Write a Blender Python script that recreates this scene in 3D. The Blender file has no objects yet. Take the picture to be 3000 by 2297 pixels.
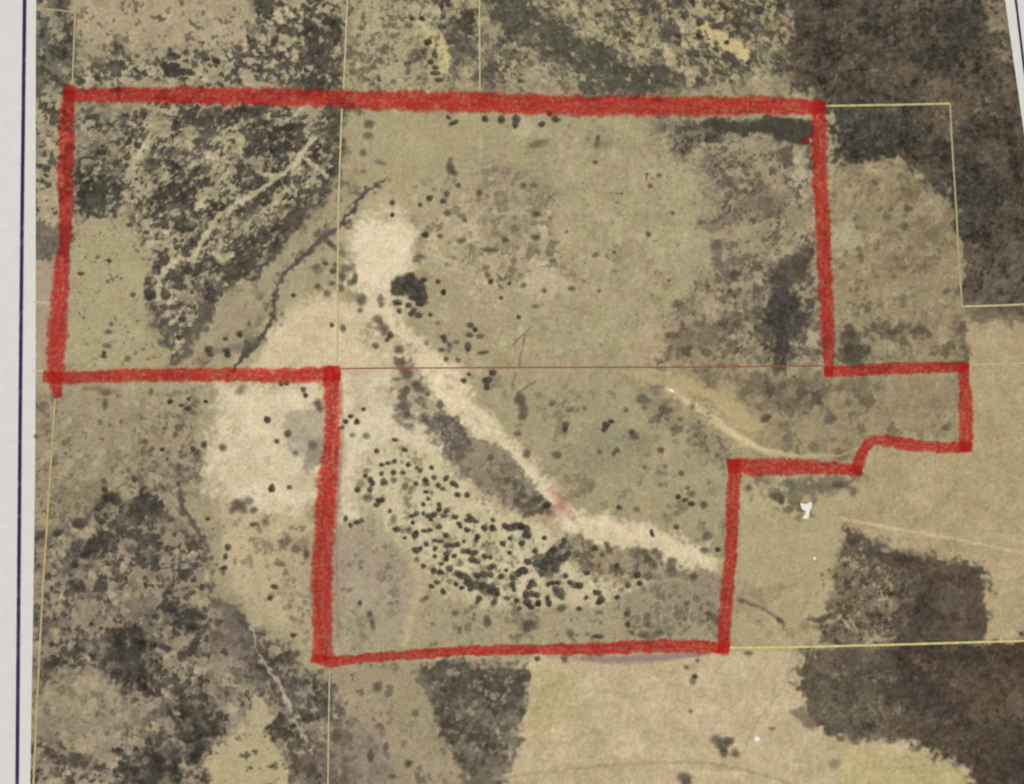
# A printed aerial photograph of dry rangeland, lying on a table, with a parcel outlined in red marker.
import bpy, math
import numpy as np
from mathutils import Matrix, Vector

scene = bpy.context.scene
col = scene.collection

# ------------------------------------------------------------------ camera
PW, PH, FPX, DIST = 3000.0, 2297.0, 2500.0, 0.215        # measured frame, focal length in its pixels, metres to the sheet
CX, CY = PW / 2, PH / 2
ex = Vector((56200.0, 558.5, -FPX)).normalized()          # sheet's x axis seen from the camera (vanishing points)
ey = Vector((-84.0, 23256.0, -FPX))
ey = (ey - ex * ey.dot(ex)).normalized()
ez = ex.cross(ey)
R = Matrix((ex, ey, ez))                                  # camera -> sheet axes
cam_pos = R @ Vector((0, 0, DIST))
cam_data = bpy.data.cameras.new('camera')
cam = bpy.data.objects.new('camera', cam_data)
col.objects.link(cam)
cam.matrix_world = Matrix.Translation(cam_pos) @ R.to_4x4()
cam_data.sensor_fit = 'HORIZONTAL'
cam_data.sensor_width = 36.0
cam_data.lens = 36.0 * FPX / PW
cam_data.clip_start = 0.005
cam_data.clip_end = 100.0
scene.camera = cam

# ------------------------------------------------------------------ daylight
SUN_EL, SUN_AZ = math.radians(48), math.radians(-115)     # soft light from the upper left of the sheet
world = bpy.data.worlds.new('World')
scene.world = world
world.use_nodes = True
wn = world.node_tree.nodes
sky = wn.new('ShaderNodeTexSky')
sky.sky_type = 'NISHITA'
sky.sun_disc = False
sky.sun_elevation = SUN_EL
sky.sun_rotation = SUN_AZ
world.node_tree.links.new(sky.outputs[0], wn['Background'].inputs[0])
wn['Background'].inputs[1].default_value = 0.07
sun_data = bpy.data.lights.new('sun', 'SUN')
sun_data.energy = 1.5
sun_data.angle = math.radians(14)
sun_data.color = (1.0, 0.95, 0.88)
sun = bpy.data.objects.new('sun', sun_data)
col.objects.link(sun)
# direction towards the sun: rotation 0 = +Y, turning clockwise seen from above
sd = Vector((math.sin(SUN_AZ) * math.cos(SUN_EL), math.cos(SUN_AZ) * math.cos(SUN_EL), math.sin(SUN_EL)))
sun.rotation_euler = sd.to_track_quat('Z', 'Y').to_euler()
scene.cycles.filter_width = 2.1
vs = scene.view_settings
vs.view_transform = 'Standard'
vs.look = 'None'
vs.exposure = 0.9
vs.gamma = 1.0
vs.use_curve_mapping = False

# ------------------------------------------------------------------ sheet surface
Rn = np.array([list(r) for r in R])
Cn = np.array(cam_pos)
MM = 0.001

def lift(x, y):
    """height of the gently waving sheet (metres) at sheet position x, y (metres)"""
    return 0.0013 + 0.0007 * np.sin(x * 19.0 + 0.6) * np.cos(y * 13.0 - 0.4) + 0.0004 * np.sin(y * 31.0 + x * 9.0)

def on_sheet(px, py):
    """a measured photo position -> sheet position (x, y, z) in metres"""
    px = np.asarray(px, float); py = np.asarray(py, float)
    d = np.stack([(px - CX) / FPX, -(py - CY) / FPX, -np.ones_like(px)], -1) @ Rn.T
    z = np.zeros_like(px)
    for _ in range(5):
        t = (z - Cn[2]) / d[..., 2]
        x = Cn[0] + t * d[..., 0]; y = Cn[1] + t * d[..., 1]
        z = lift(x, y)
    return np.stack([x, y, z], -1)

def to_photo(p):
    """sheet position -> measured photo position"""
    q = (p - Cn) @ Rn
    return CX + FPX * q[..., 0] / -q[..., 2], CY - FPX * q[..., 1] / -q[..., 2]

# ------------------------------------------------------------------ noise
def _hash(ix, iy, seed):
    h = (ix.astype(np.int64) * 374761393 + iy.astype(np.int64) * 668265263 + seed * 974634777) & 0xffffffff
    h = ((h ^ (h >> 13)) * 1274126177) & 0xffffffff
    h = ((h ^ (h >> 16)) * 2246822519) & 0xffffffff
    return ((h ^ (h >> 15)) & 0xffffff) / float(0xffffff)

def vnoise(x, y, seed):
    """gradient noise, about -1..1"""
    fx = np.floor(x); fy = np.floor(y)
    ix = fx.astype(np.int64); iy = fy.astype(np.int64)
    u = x - fx; v = y - fy
    su = u * u * u * (u * (u * 6 - 15) + 10); sv = v * v * v * (v * (v * 6 - 15) + 10)
    def g(dx, dy):
        a = _hash(ix + dx, iy + dy, seed) * (2 * math.pi)
        return np.cos(a) * (u - dx) + np.sin(a) * (v - dy)
    a = g(0, 0); b = g(1, 0); c = g(0, 1); d = g(1, 1)
    return (a + (b - a) * su + (c - a) * sv + (a - b - c + d) * su * sv) * 1.5

def turn(x, y, ang, stretch):
    c, s = math.cos(math.radians(ang)), math.sin(math.radians(ang))
    return (x * c + y * s) / stretch, -x * s + y * c

def sstep(a, b, x):
    t = np.clip((x - a) / (b - a), 0, 1)
    return t * t * (3 - 2 * t)

def poly_dist(pts, x, y):
    """signed distance to a polygon, positive inside"""
    pts = np.asarray(pts, float)
    d2 = np.full(x.shape, 1e18); inside = np.zeros(x.shape, bool)
    n = len(pts)
    for i in range(n):
        ax, ay = pts[i]; bx, by = pts[(i + 1) % n]
        ex_, ey_ = bx - ax, by - ay
        t = np.clip(((x - ax) * ex_ + (y - ay) * ey_) / (ex_ * ex_ + ey_ * ey_ + 1e-9), 0, 1)
        d2 = np.minimum(d2, (x - ax - t * ex_) ** 2 + (y - ay - t * ey_) ** 2)
        if ay != by:
            c = (ay > y) != (by > y)
            inside ^= c & (x < (bx - ax) * (y - ay) / (by - ay) + ax)
    d = np.sqrt(d2)
    return np.where(inside, d, -d)

def line_dist(pts, x, y, widths):
    """half width minus distance to a polyline with a width at each vertex"""
    best = np.full(x.shape, -1e9)
    for i in range(len(pts) - 1):
        ax, ay = pts[i]; bx, by = pts[i + 1]
        e0, e1 = bx - ax, by - ay
        t = np.clip(((x - ax) * e0 + (y - ay) * e1) / (e0 * e0 + e1 * e1 + 1e-9), 0, 1)
        w = widths[i] + (widths[i + 1] - widths[i]) * t
        best = np.maximum(best, w / 2 - np.hypot(x - ax - t * e0, y - ay - t * e1))
    return best

V = 3000.0 / 2194.0          # regions were measured on a 2194 pixel wide view of the photo

# ------------------------------------------------------------------ the printed picture: colours
class Picture:
    def __init__(self, X, Y):
        self.X, self.Y = X, Y
        self.C = np.zeros(X.shape + (3,)); self.C[:] = (170, 157, 122)
        self.w1 = vnoise(X / 46, Y / 46, 11), vnoise(X / 46, Y / 46, 12)
        self.w2 = vnoise(X / 15, Y / 15, 13), vnoise(X / 15, Y / 15, 14)
        self.w0 = vnoise(X / 140, Y / 140, 15), vnoise(X / 140, Y / 140, 16)
        self.rough = np.full(X.shape, .18)
        self.seed = 100

    def _near(self, pts, pad):
        p = np.asarray(pts, float)
        return np.nonzero((self.X > p[:, 0].min() - pad) & (self.X < p[:, 0].max() + pad) &
                          (self.Y > p[:, 1].min() - pad) & (self.Y < p[:, 1].max() + pad))[0]

    def mask(self, pts, soft, warp):
        p = np.asarray(pts, float) * V
        i = self._near(p, soft + warp * 2.2 + 4)
        x = self.X[i] + (self.w0[0][i] * .8 + self.w1[0][i] * .8 + self.w2[0][i] * .6) * warp
        y = self.Y[i] + (self.w0[1][i] * .8 + self.w1[1][i] * .8 + self.w2[1][i] * .6) * warp
        return i, sstep(-soft, soft, poly_dist(p, x, y))

    def blend(self, i, m, c):
        self.C[i] += (np.asarray(c, float) - self.C[i]) * m[:, None]

    def field(self, i, cell, ang, stretch, seed):
        """bushes (round bumps of uneven size) gathered by a broad noise"""
        x, y = turn(self.X[i] + self.w2[0][i] * cell * .35, self.Y[i] + self.w2[1][i] * cell * .35, ang, stretch)
        u, v = x / cell, y / cell
        fu = np.floor(u); fv = np.floor(v)
        bump = np.full(u.shape, -.6)
        for du in (-1, 0, 1):
            for dv in (-1, 0, 1):
                a, b = fu + du, fv + dv
                px = a + _hash(a, b, seed + 4); py = b + _hash(a, b, seed + 5)
                r = .35 + .75 * _hash(a, b, seed + 6)
                bump = np.maximum(bump, r - np.hypot(u - px, v - py))
        return (1.5 * bump + .75 * vnoise(u / 2.3, v / 2.3, seed) + .75 * vnoise(u / 6.1, v / 6.1, seed + 1)
                + .35 * vnoise(u * 1.7, v * 1.7, seed + 2) + .25 * vnoise(u * 3.6, v * 3.6, seed + 3))

    def area(self, pts, c, soft=14, warp=22, op=1.0, rough=None):
        i, m = self.mask(pts, soft, warp)
        self.blend(i, m * op, c)
        if op > .9:
            self.rough[i] += ((.18 if rough is None else rough) - self.rough[i]) * m

    def mottle(self, pts, dens, c, cell=24, ang=0, stretch=1.0, op=.9, edge=.26, soft=34, warp=36):
        """patches of colour c covering the share dens of a region"""
        self.seed += 10
        i, m = self.mask(pts, soft, warp)
        if len(i) == 0:
            return
        n = self.field(i, cell, ang, stretch, self.seed)
        inside = n[m > .3]
        t = np.quantile(inside if len(inside) else n, 1 - dens)
        k = sstep(t - edge, t + edge, n)
        deep = np.clip((n - t) * 9, -6, 12)
        x, y = self.X[i], self.Y[i]
        tone = vnoise(x / 37, y / 37, self.seed + 6) * 10 + vnoise(x / 90, y / 90, self.seed + 7) * 8
        hue = vnoise(x / 70, y / 70, self.seed + 8) * 2.5
        c = np.asarray(c, float)
        sgn = -1 if c.sum() < 420 else 1
        cc = c + (tone + sgn * deep)[:, None] + np.stack([hue, -hue * .6, -hue], -1)
        self.C[i] += (cc - self.C[i]) * (k * m * op)[:, None]
        self.rough[i] = np.maximum(self.rough[i], m * min(1.0, dens * 2.4) * op)

    def line(self, pts, w, c, soft=4, warp=6, op=1.0, gaps=0.0):
        self.seed += 10
        p = np.asarray(pts, float) * V
        if np.isscalar(w):
            w = [w] * len(p)
        i = self._near(p, max(w) + soft + warp * 2)
        x = self.X[i] + (self.w1[0][i] * .5 + self.w2[0][i] * .6) * warp
        y = self.Y[i] + (self.w1[1][i] * .5 + self.w2[1][i] * .6) * warp
        m = sstep(-soft, soft, line_dist(p, x, y, w)) * op
        if gaps:
            n = self.field(i, 30, 0, 1, self.seed)
            m = m * sstep(-gaps, .25, n + .35 - gaps * .3)
        self.blend(i, m, c)

GREEN = (77, 73, 61)

# measured outlines (2194 px view)
NW_WOOD = [(163, 222), (738, 226), (735, 335), (700, 405), (640, 475), (560, 565), (478, 650), (425, 712), (376, 782), (352, 740), (322, 660), (318, 560), (285, 475), (230, 462), (160, 470)]
N_WOOD = [(540, -60), (742, -60), (740, 190), (160, 190), (165, 120), (260, 118), (350, 108), (480, 98), (545, 62)]
NE_WOOD = [(1700, -60), (2160, -60), (2200, 240), (2230, 680), (2066, 660), (2050, 470), (2035, 420), (1975, 388), (1930, 352), (1850, 352), (1782, 330), (1772, 215), (1700, 190), (1690, 90)]
SE_WOOD = [(1752, 1392), (2230, 1376), (2300, 1760), (2100, 1760), (2082, 1640), (2030, 1612), (1930, 1588), (1890, 1560), (1800, 1572), (1762, 1560), (1722, 1492), (1708, 1466), (1736, 1420)]
SE_BLOCK = [(1812, 1135), (1862, 1158), (1900, 1180), (2000, 1202), (2106, 1224), (2108, 1370), (1790, 1386), (1775, 1330), (1800, 1280), (1790, 1200)]
S_WOOD = [(885, 1425), (1136, 1422), (1130, 1500), (1112, 1600), (1085, 1680), (1060, 1760), (700, 1760), (700, 1560), (860, 1640), (960, 1560), (920, 1500)]
SW_BRUSH = [(60, 1160), (140, 1120), (230, 1050), (340, 1085), (432, 1150), (470, 1270), (520, 1330), (600, 1400), (640, 1450), (740, 1470), (760, 1560), (700, 1760), (50, 1760)]
S_FIELD = [(1138, 1418), (1560, 1402), (1750, 1392), (1708, 1466), (1722, 1492), (1765, 1566), (1800, 1580), (1890, 1568), (1985, 1612), (2080, 1650), (2090, 1760), (1050, 1760), (1092, 1670), (1115, 1590), (1130, 1510)]
E_FIELD = [(2072, 690), (2300, 672), (2330, 1376), (2106, 1370), (2106, 1226), (2000, 1195), (1840, 1150), (1800, 1108), (1720, 1070), (1830, 1058), (1860, 1010), (1875, 962), (2086, 968)]
CENTER_FIELD = [(1180, 250), (1400, 262), (1490, 335), (1510, 420), (1530, 560), (1500, 640), (1430, 700), (1380, 782), (1010, 786), (980, 740), (1080, 700), (1190, 660), (1240, 600), (1210, 520), (1160, 400), (1130, 300)]
W_SAND = [(448, 840), (520, 818), (704, 822), (690, 1060), (660, 1105), (560, 1108), (470, 1085), (440, 1020), (442, 930), (470, 880)]
SAND_FLAT = [(756, 509), (778, 488), (800, 466), (836, 452), (846, 474), (895, 486), (892, 512), (886, 545), (879, 573), (855, 588), (840, 606), (834, 626), (831, 646), (806, 640), (784, 628), (768, 612), (765, 580), (761, 545)]
WASH = [(770, 640), (830, 655), (865, 700), (930, 750), (985, 800), (1030, 862), (1080, 930), (1130, 985), (1180, 1040), (1240, 1092), (1330, 1112), (1420, 1142), (1520, 1175), (1545, 1222), (1500, 1228), (1400, 1186), (1300, 1166), (1215, 1142), (1165, 1080), (1120, 1020), (1060, 960), (1000, 930), (950, 870), (905, 820), (872, 770), (830, 705)]
CREEK = [(822, 390), (790, 402), (765, 427), (757, 452), (730, 480), (700, 506), (672, 530), (642, 556), (612, 583), (598, 605), (592, 640), (584, 682), (568, 708), (545, 738), (522, 766), (498, 797)]
NW_FIELD = [(150, 478), (285, 478), (312, 540), (318, 640), (345, 735), (370, 784), (138, 786), (146, 600)]
E_BRUSH = [(1400, 285), (1500, 290), (1650, 290), (1735, 310), (1748, 560), (1764, 782), (1600, 784), (1430, 760), (1455, 690), (1490, 625), (1540, 565), (1562, 505), (1520, 465), (1545, 435), (1500, 385), (1470, 330)]
E_PASTURE = [(1785, 340), (1900, 350), (2040, 430), (2050, 480), (2064, 660), (2072, 780), (1790, 782), (1775, 560)]
DOT_GROVE = [(765, 985), (830, 945), (965, 985), (1060, 1085), (1180, 1115), (1212, 1160), (1260, 1200), (1480, 1240), (1330, 1290), (1200, 1300), (1080, 1312), (950, 1275), (890, 1195), (832, 1120), (770, 1085)]
SW_GREY = [(722, 1125), (790, 1122), (842, 1165), (880, 1225), (886, 1300), (868, 1372), (716, 1404)]
MID_BRUSH = [(938, 890), (985, 896), (1012, 938), (1082, 966), (1140, 1030), (1180, 1090), (1130, 1108), (1045, 1055), (985, 1005), (945, 950)]
TONGUE = [(1455, 790), (1775, 800), (2055, 806), (2050, 942), (1880, 925), (1840, 985), (1620, 968), (1540, 905)]
OLIVE_SLOPE = [(1015, 805), (1350, 805), (1460, 870), (1570, 965), (1560, 1190), (1430, 1140), (1330, 1105), (1245, 1082), (1165, 1010), (1085, 925)]

def zp(ox, oy, k, text):
    """outline measured in an enlarged view of the photo (corner ox, oy, enlargement k)"""
    q = [[float(v) for v in t.split(',')] for t in text.split()]
    return [((ox + x / k) / V, (oy + y / k) / V) for x, y in q]

def paint(X, Y):
    P = Picture(X, Y)
    A, M, L = P.area, P.mottle, P.line
    # --- open ground in general
    everywhere = [(-300, -300), (2600, -300), (2600, 2100), (-300, 2100)]
    M(everywhere, .35, (160, 147, 116), cell=70, op=.5, edge=.5)
    M(everywhere, .3, (180, 167, 130), cell=90, op=.5, edge=.5)
    # --- north strip
    A([(60, -60), (160, -60), (158, 200), (60, 200)], (120, 111, 96))
    M([(60, -60), (160, -60), (150, 560), (60, 560)], .4, (88, 82, 72), cell=18)
    M([(60, -60), (160, -60), (150, 560), (60, 560)], .22, (156, 146, 120), cell=20)
    A([(163, -60), (545, -60), (560, 30), (545, 68), (480, 100), (350, 108), (260, 118), (200, 112), (165, 60)], (178, 162, 130))
    M([(163, -60), (560, -60), (545, 70), (480, 104), (165, 110)], .15, (122, 109, 90), cell=14)
    M([(163, -60), (560, -60), (545, 70), (480, 104), (165, 110)], .25, (160, 145, 116), cell=30, op=.7, edge=.5)
    A(N_WOOD, (168, 155, 124), warp=34)
    M(N_WOOD, .54, (90, 83, 72), cell=18, ang=15, stretch=1.3)
    M(N_WOOD, .16, (76, 71, 64), cell=34, ang=10)
    M(N_WOOD, .16, (188, 174, 139), cell=15, edge=.45, ang=40, stretch=1.5)
    M([(620, 60), (735, 90), (735, 190), (600, 190)], .55, (84, 80, 70), cell=20)
    A([(745, -60), (1030, -60), (1030, 195), (745, 195)], (172, 160, 124))
    M([(745, -60), (1030, -60), (1030, 195), (745, 195)], .20, (118, 108, 90), cell=17, op=.75)
    M([(870, -60), (1035, -60), (1035, 90), (985, 175), (960, 90), (880, 50)], .5, (96, 89, 76), cell=22, ang=40, stretch=1.3)
    A([(898, 40), (930, 52), (955, 82), (968, 118), (960, 165), (942, 162), (940, 120), (915, 85)], (200, 184, 134), soft=8)
    NC = [(1032, -60), (1700, -60), (1695, 190), (1032, 195)]
    A(NC, (158, 145, 115))
    M(NC, .50, (98, 90, 77), cell=23, ang=38, stretch=1.5, op=.85)
    M([(1330, -60), (1700, -60), (1690, 60), (1600, 80), (1480, 40), (1380, 20)], .5, (90, 83, 72), cell=24, ang=38, stretch=1.4)
    M(NC, .16, (184, 170, 128), cell=26, ang=38, stretch=1.8)
    A([(1035, -30), (1095, 10), (1170, 38), (1215, 75), (1300, 100), (1370, 140), (1460, 190), (1465, 205), (1240, 200), (1200, 150), (1140, 110), (1095, 70), (1040, 30)], (92, 89, 75), op=.85)
    M([(1035, -30), (1215, 75), (1460, 190), (1240, 200), (1040, 30)], .25, (142, 132, 108), cell=16, ang=38)
    A([(1120, 110), (1180, 120), (1235, 160), (1240, 192), (1080, 190)], (172, 160, 128), op=.8)
    A([(1225, 28), (1330, 70), (1420, 110), (1500, 150), (1500, 172), (1410, 135), (1290, 90), (1230, 60)], (178, 164, 124), op=.55)
    A([(1395, -20), (1470, 40), (1500, 62), (1480, 70), (1430, 20)], (190, 172, 124), soft=6, op=.8)
    A([(1478, 52), (1528, 56), (1580, 84), (1618, 112), (1598, 132), (1550, 108), (1500, 82)], (206, 184, 132), soft=7, warp=16)
    A([(1640, 10), (1690, 40), (1725, 70), (1690, 78), (1650, 40)], (186, 164, 122), soft=7, warp=16, op=.9)
    A([(1560, 160), (1690, 150), (1720, 190), (1690, 205), (1560, 195)], (164, 152, 118), op=.6)
    ns = lambda t: zp(1000, 0, 1.244, t)
    M([(745, -60), (1030, -60), (1030, 195), (745, 195)], .22, (120, 109, 90), cell=13, op=.7)
    M([(745, -60), (1030, -60), (1030, 195), (745, 195)], .14, (188, 175, 137), cell=16, op=.6)
    A(ns('500,-40 760,-40 860,80 900,150 1060,200 1140,320 900,330 840,260 760,170 690,110 560,60'), (95, 91, 76), soft=16, warp=26, op=.6)
    M(ns('510,0 760,150 840,320 510,320'), .3, (124, 113, 95), cell=15, ang=38, stretch=1.3, op=.75)
    A(ns('1100,215 1200,230 1260,270 1260,330 1120,300'), (96, 88, 78), soft=12, warp=20, op=.7)
    M(NC, .24, (100, 92, 78), cell=13, ang=38, stretch=1.3, op=.75)
    M(NC, .12, (180, 166, 127), cell=13, ang=38, stretch=1.5, op=.65)
    # --- north-east wood
    A(NE_WOOD, (95, 85, 71), warp=30)
    M(NE_WOOD, .42, (76, 69, 58), cell=22, op=.8, ang=-20, stretch=1.4)
    M(NE_WOOD, .2, (124, 108, 88), cell=34, op=.65, ang=-35, stretch=1.3, edge=.5)
    M(NE_WOOD, .03, (150, 134, 112), cell=12, op=.6)
    A([(2105, -60), (2160, -60), (2175, 140), (2140, 130), (2110, 60)], (150, 134, 106), op=.85)
    A([(1990, 20), (2075, 5), (2090, 60), (2050, 150), (1990, 165)], (74, 71, 63), soft=24, op=.7)
    A([(1985, 170), (2080, 160), (2090, 240), (2030, 280), (1990, 220)], (140, 120, 96), soft=24, op=.6)
    A([(1778, 232), (1935, 240), (1990, 300), (1945, 330), (1900, 345), (1785, 325)], (77, 75, 64), soft=14, op=.85)
    A([(1945, 240), (2035, 232), (2035, 300), (1975, 300)], (122, 108, 88), op=.5)
    A([(2010, 300), (2055, 330), (2130, 400), (2140, 480), (2062, 470), (2030, 420)], (76, 72, 64), soft=20, op=.75)
    A([(2070, 520), (2230, 500), (2230, 660), (2068, 655)], (124, 109, 93), soft=20, op=.65)
    M(NE_WOOD, .2, (68, 63, 54), cell=13, op=.7)
    M(NE_WOOD, .14, (118, 107, 90), cell=13, op=.6)
    # --- north-west wood, inside the outline
    A(NW_WOOD, (168, 156, 124), warp=34)
    M(NW_WOOD, .64, (88, 80, 69), cell=19, ang=-35, stretch=1.35, op=.95)
    M(NW_WOOD, .14, (190, 177, 140), cell=16, edge=.45, ang=-38, stretch=1.6)
    M(NW_WOOD, .12, (120, 109, 96), cell=30, op=.7)
    nw = lambda t: zp(180, 280, 2.434, t)
    for t, c, op in (('100,60 480,60 500,200 380,330 100,440', (160, 148, 125), .55), ('560,180 760,170 960,200 960,350 760,340 640,260 560,240', (178, 165, 130), .7),
                     ('1130,260 1270,200 1310,300 1270,400 1160,400 1110,350', (186, 175, 134), .9), ('990,430 1090,430 1080,500 1010,510', (188, 177, 135), .9),
                     ('440,560 560,420 660,380 680,480 600,600 740,640 700,700 560,720 450,640', (182, 167, 133), .8), ('620,1010 860,980 900,1000 830,1070 660,1090', (178, 163, 132), .9),
                     ('860,1310 1010,1380 980,1490 890,1480', (170, 156, 131), .85), ('1040,650 1250,600 1230,700 1090,730 1030,720', (176, 162, 128), .7),
                     ('1180,900 1500,760 1620,740 1500,900 1350,960 1180,1000', (164, 152, 120), .5)):
        A(nw(t), c, soft=10, warp=26, op=op)
    for t, c, op in (('90,560 300,560 460,600 420,760 330,860 100,890', (76, 73, 62), .9), ('690,640 980,640 930,800 900,960 830,990 760,900 700,820 640,760', (88, 78, 70), .8),
                     ('290,330 480,420 480,540 280,560 250,450', (100, 91, 80), .65), ('970,200 1080,90 1300,130 1220,220 1080,280 1120,400 960,430 960,300', (90, 83, 72), .75),
                     ('1310,270 1450,210 1560,300 1640,380 1720,440 1560,560 1420,500 1260,640 1270,520 1300,380', (88, 81, 70), .75), ('1260,540 1400,520 1500,600 1420,660 1270,660', (86, 79, 69), .75),
                     ('1900,340 2000,330 1990,540 1880,760 1800,900 1650,1040 1480,1180 1360,1290 1100,1340 990,1280 1010,1160 1200,1080 1350,1000 1480,940 1600,800 1700,700 1850,560', (86, 80, 68), .85),
                     ('640,1060 780,1130 700,1290 620,1290 650,1180', (86, 78, 71), .85), ('720,1280 830,1190 950,1230 860,1330 760,1320', (84, 77, 68), .85), ('1000,1330 1150,1340 1120,1460 1020,1480 980,1400', (102, 92, 84), .75),
                     ('640,420 740,400 750,530 680,600 620,520', (92, 84, 73), .7), ('580,1330 690,1310 670,1500 600,1480', (92, 85, 74), .7), ('1880,100 2180,90 2140,300 2060,520 1870,560 1890,300', (92, 87, 70), .85)):
        A(nw(t), c, soft=9, warp=30, op=op)
    M(NW_WOOD, .18, (80, 73, 64), cell=13, ang=-35, stretch=1.3, op=.8)
    M(NW_WOOD, .16, (172, 160, 128), cell=12, ang=-35, stretch=1.4, op=.7)
    for t, w in (('1810,290 1700,430 1660,500 1530,590 1440,660 1300,740 1170,830 1060,920', 12), ('1090,930 1010,1020 940,1150', 12), ('830,1160 760,1230 700,1300 690,1380 690,1500', 12),
                 ('960,1185 820,1165', 9), ('1700,420 1800,500 1900,580', 9), ('1400,540 1530,590', 12), ('1030,720 930,850 900,900', 10), ('1090,1120 1140,1170 1210,1130', 10), ('770,1340 765,1480', 11), ('640,260 540,440', 9)):
        L(nw(t), w + 4, (188, 175, 140), soft=5, warp=10, op=1.0, gaps=.05)
    # --- west meadow and the band down to the outline's lower edge
    A(NW_FIELD, (174, 162, 124), soft=14)
    M(NW_FIELD, .05, (128, 117, 92), cell=14)
    A([(430, 650), (470, 640), (445, 700), (400, 760), (380, 786), (366, 782), (395, 720)], (112, 101, 88), soft=8, op=.95)
    M([(330, 640), (450, 640), (400, 740), (340, 760)], .35, (116, 104, 92), cell=20, op=.7)
    # --- between wood and creek, around the sand flat
    A([(740, 330), (790, 380), (730, 470), (600, 575), (560, 690), (480, 790), (390, 786), (450, 700), (560, 590), (650, 490), (710, 400)], (166, 152, 121), soft=22)
    M([(740, 330), (790, 380), (600, 575), (560, 690), (480, 790), (390, 786), (560, 590)], .18, (140, 127, 102), cell=26, ang=-45, stretch=2)
    A([(610, 600), (660, 540), (740, 490), (760, 560), (760, 630), (690, 625), (640, 650), (590, 720), (600, 650)], (170, 158, 124), soft=18)
    M([(610, 600), (660, 540), (740, 500), (760, 630), (640, 650)], .2, (132, 122, 102), cell=22, op=.7)
    A([(590, 700), (640, 648), (700, 632), (790, 650), (862, 722), (900, 760), (985, 778), (1030, 795), (530, 796), (556, 760)], (213, 194, 158), soft=20)
    M([(590, 700), (700, 632), (862, 722), (1000, 780), (560, 790)], .3, (192, 174, 136), cell=50, ang=0, stretch=2.5, op=.7, edge=.4)
    A([(740, 250), (1000, 250), (1160, 300), (1150, 380), (950, 400), (880, 400), (820, 440), (760, 460), (770, 380), (742, 330)], (172, 160, 122), soft=18)
    A([(862, 300), (925, 290), (935, 330), (862, 330)], (184, 172, 130), op=.6)
    A([(772, 440), (810, 420), (900, 390), (880, 450), (800, 455)], (182, 168, 130), soft=16, op=.7)
    A([(745, 500), (790, 460), (850, 430), (905, 470), (905, 540), (885, 600), (850, 660), (790, 660), (755, 600)], (204, 188, 150), soft=46, warp=36, op=.8)
    A(SAND_FLAT, (230, 215, 180), soft=42, warp=44)
    M(SAND_FLAT, .25, (214, 198, 162), cell=34, stretch=2, op=.5, edge=.6)
    A([(1105, 250), (1135, 246), (1130, 300), (1092, 300)], (186, 174, 136), soft=10)
    # --- brushy ground east of the sand flat
    EB = [(880, 400), (960, 385), (1060, 350), (1160, 400), (1215, 520), (1235, 600), (1190, 650), (1060, 655), (950, 600), (890, 540)]
    A(EB, (176, 162, 128), soft=20)
    M(EB, .26, (136, 124, 99), cell=19, op=.75)
    M(EB, .12, (196, 180, 142), cell=20, op=.8)
    M([(1030, 350), (1160, 380), (1190, 520), (1090, 520), (1010, 450)], .34, (134, 120, 99), cell=17, op=.7)
    A([(1110, 590), (1160, 575), (1215, 590), (1230, 620), (1170, 640), (1110, 625)], (192, 176, 138), soft=12, op=.8)
    L([(1060, 400), (1040, 450), (1000, 480), (950, 510), (905, 540)], 9, (194, 180, 144), soft=6, op=.7, gaps=.3)
    L([(905, 540), (960, 575), (1020, 590), (1050, 625)], 7, (190, 176, 140), soft=6, op=.7)
    # --- big centre field
    A(CENTER_FIELD, (172, 159, 123), soft=34, warp=34)
    M(CENTER_FIELD, .3, (160, 149, 114), cell=40, op=.7, edge=.6, stretch=1.6)
    M(CENTER_FIELD, .2, (184, 170, 132), cell=34, op=.5, edge=.6)
    M(CENTER_FIELD, .015, (112, 104, 84), cell=10)
    A([(1450, 330), (1510, 400), (1525, 470), (1520, 550), (1470, 600), (1400, 500), (1440, 420)], (172, 164, 126), soft=34, op=.5)
    A([(1160, 700), (1360, 660), (1400, 720), (1180, 760)], (170, 161, 124), soft=24, op=.6)
    A([(1380, 690), (1430, 680), (1450, 720), (1400, 780), (1350, 780)], (188, 165, 130), soft=18, op=.7)
    # --- east brush inside the outline
    A(E_BRUSH, (160, 146, 116), soft=40, warp=40)
    M(E_BRUSH, .34, (128, 115, 99), cell=24, op=.75, ang=-15, stretch=1.5, soft=50, warp=44)
    M(E_BRUSH, .10, (104, 92, 80), cell=17, op=.75)
    M(E_BRUSH, .16, (176, 162, 126), cell=28, op=.7)
    A([(1500, 255), (1728, 258), (1742, 300), (1730, 345), (1690, 312), (1640, 280), (1570, 278), (1530, 290)], (82, 77, 66), soft=14, warp=30)
    A([(1380, 250), (1510, 255), (1560, 300), (1480, 310), (1400, 285)], (128, 117, 102), op=.6, soft=14)
    M([(1380, 250), (1520, 255), (1560, 320), (1430, 310)], .4, (98, 90, 80), cell=17)
    L([(1722, 318), (1706, 345), (1700, 380), (1715, 410)], 12, (188, 174, 140), soft=6)
    A([(1646, 625), (1700, 622), (1722, 655), (1708, 720), (1680, 775), (1652, 740), (1640, 680)], (78, 72, 65), soft=20, warp=34)
    M([(1620, 600), (1740, 580), (1735, 770), (1650, 785), (1615, 690)], .35, (92, 84, 74), cell=22, op=.8)
    A([(1690, 560), (1738, 545), (1742, 600), (1690, 628), (1652, 610)], (98, 89, 76), soft=10, op=.8)
    A([(1590, 595), (1640, 575), (1650, 600), (1600, 630)], (112, 98, 86), soft=8, op=.7)
    A([(1640, 560), (1650, 620), (1640, 650), (1620, 600)], (186, 168, 130), soft=8, op=.6)
    A([(1440, 680), (1500, 668), (1560, 720), (1580, 780), (1430, 784)], (152, 135, 108), soft=16, op=.5)
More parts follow.
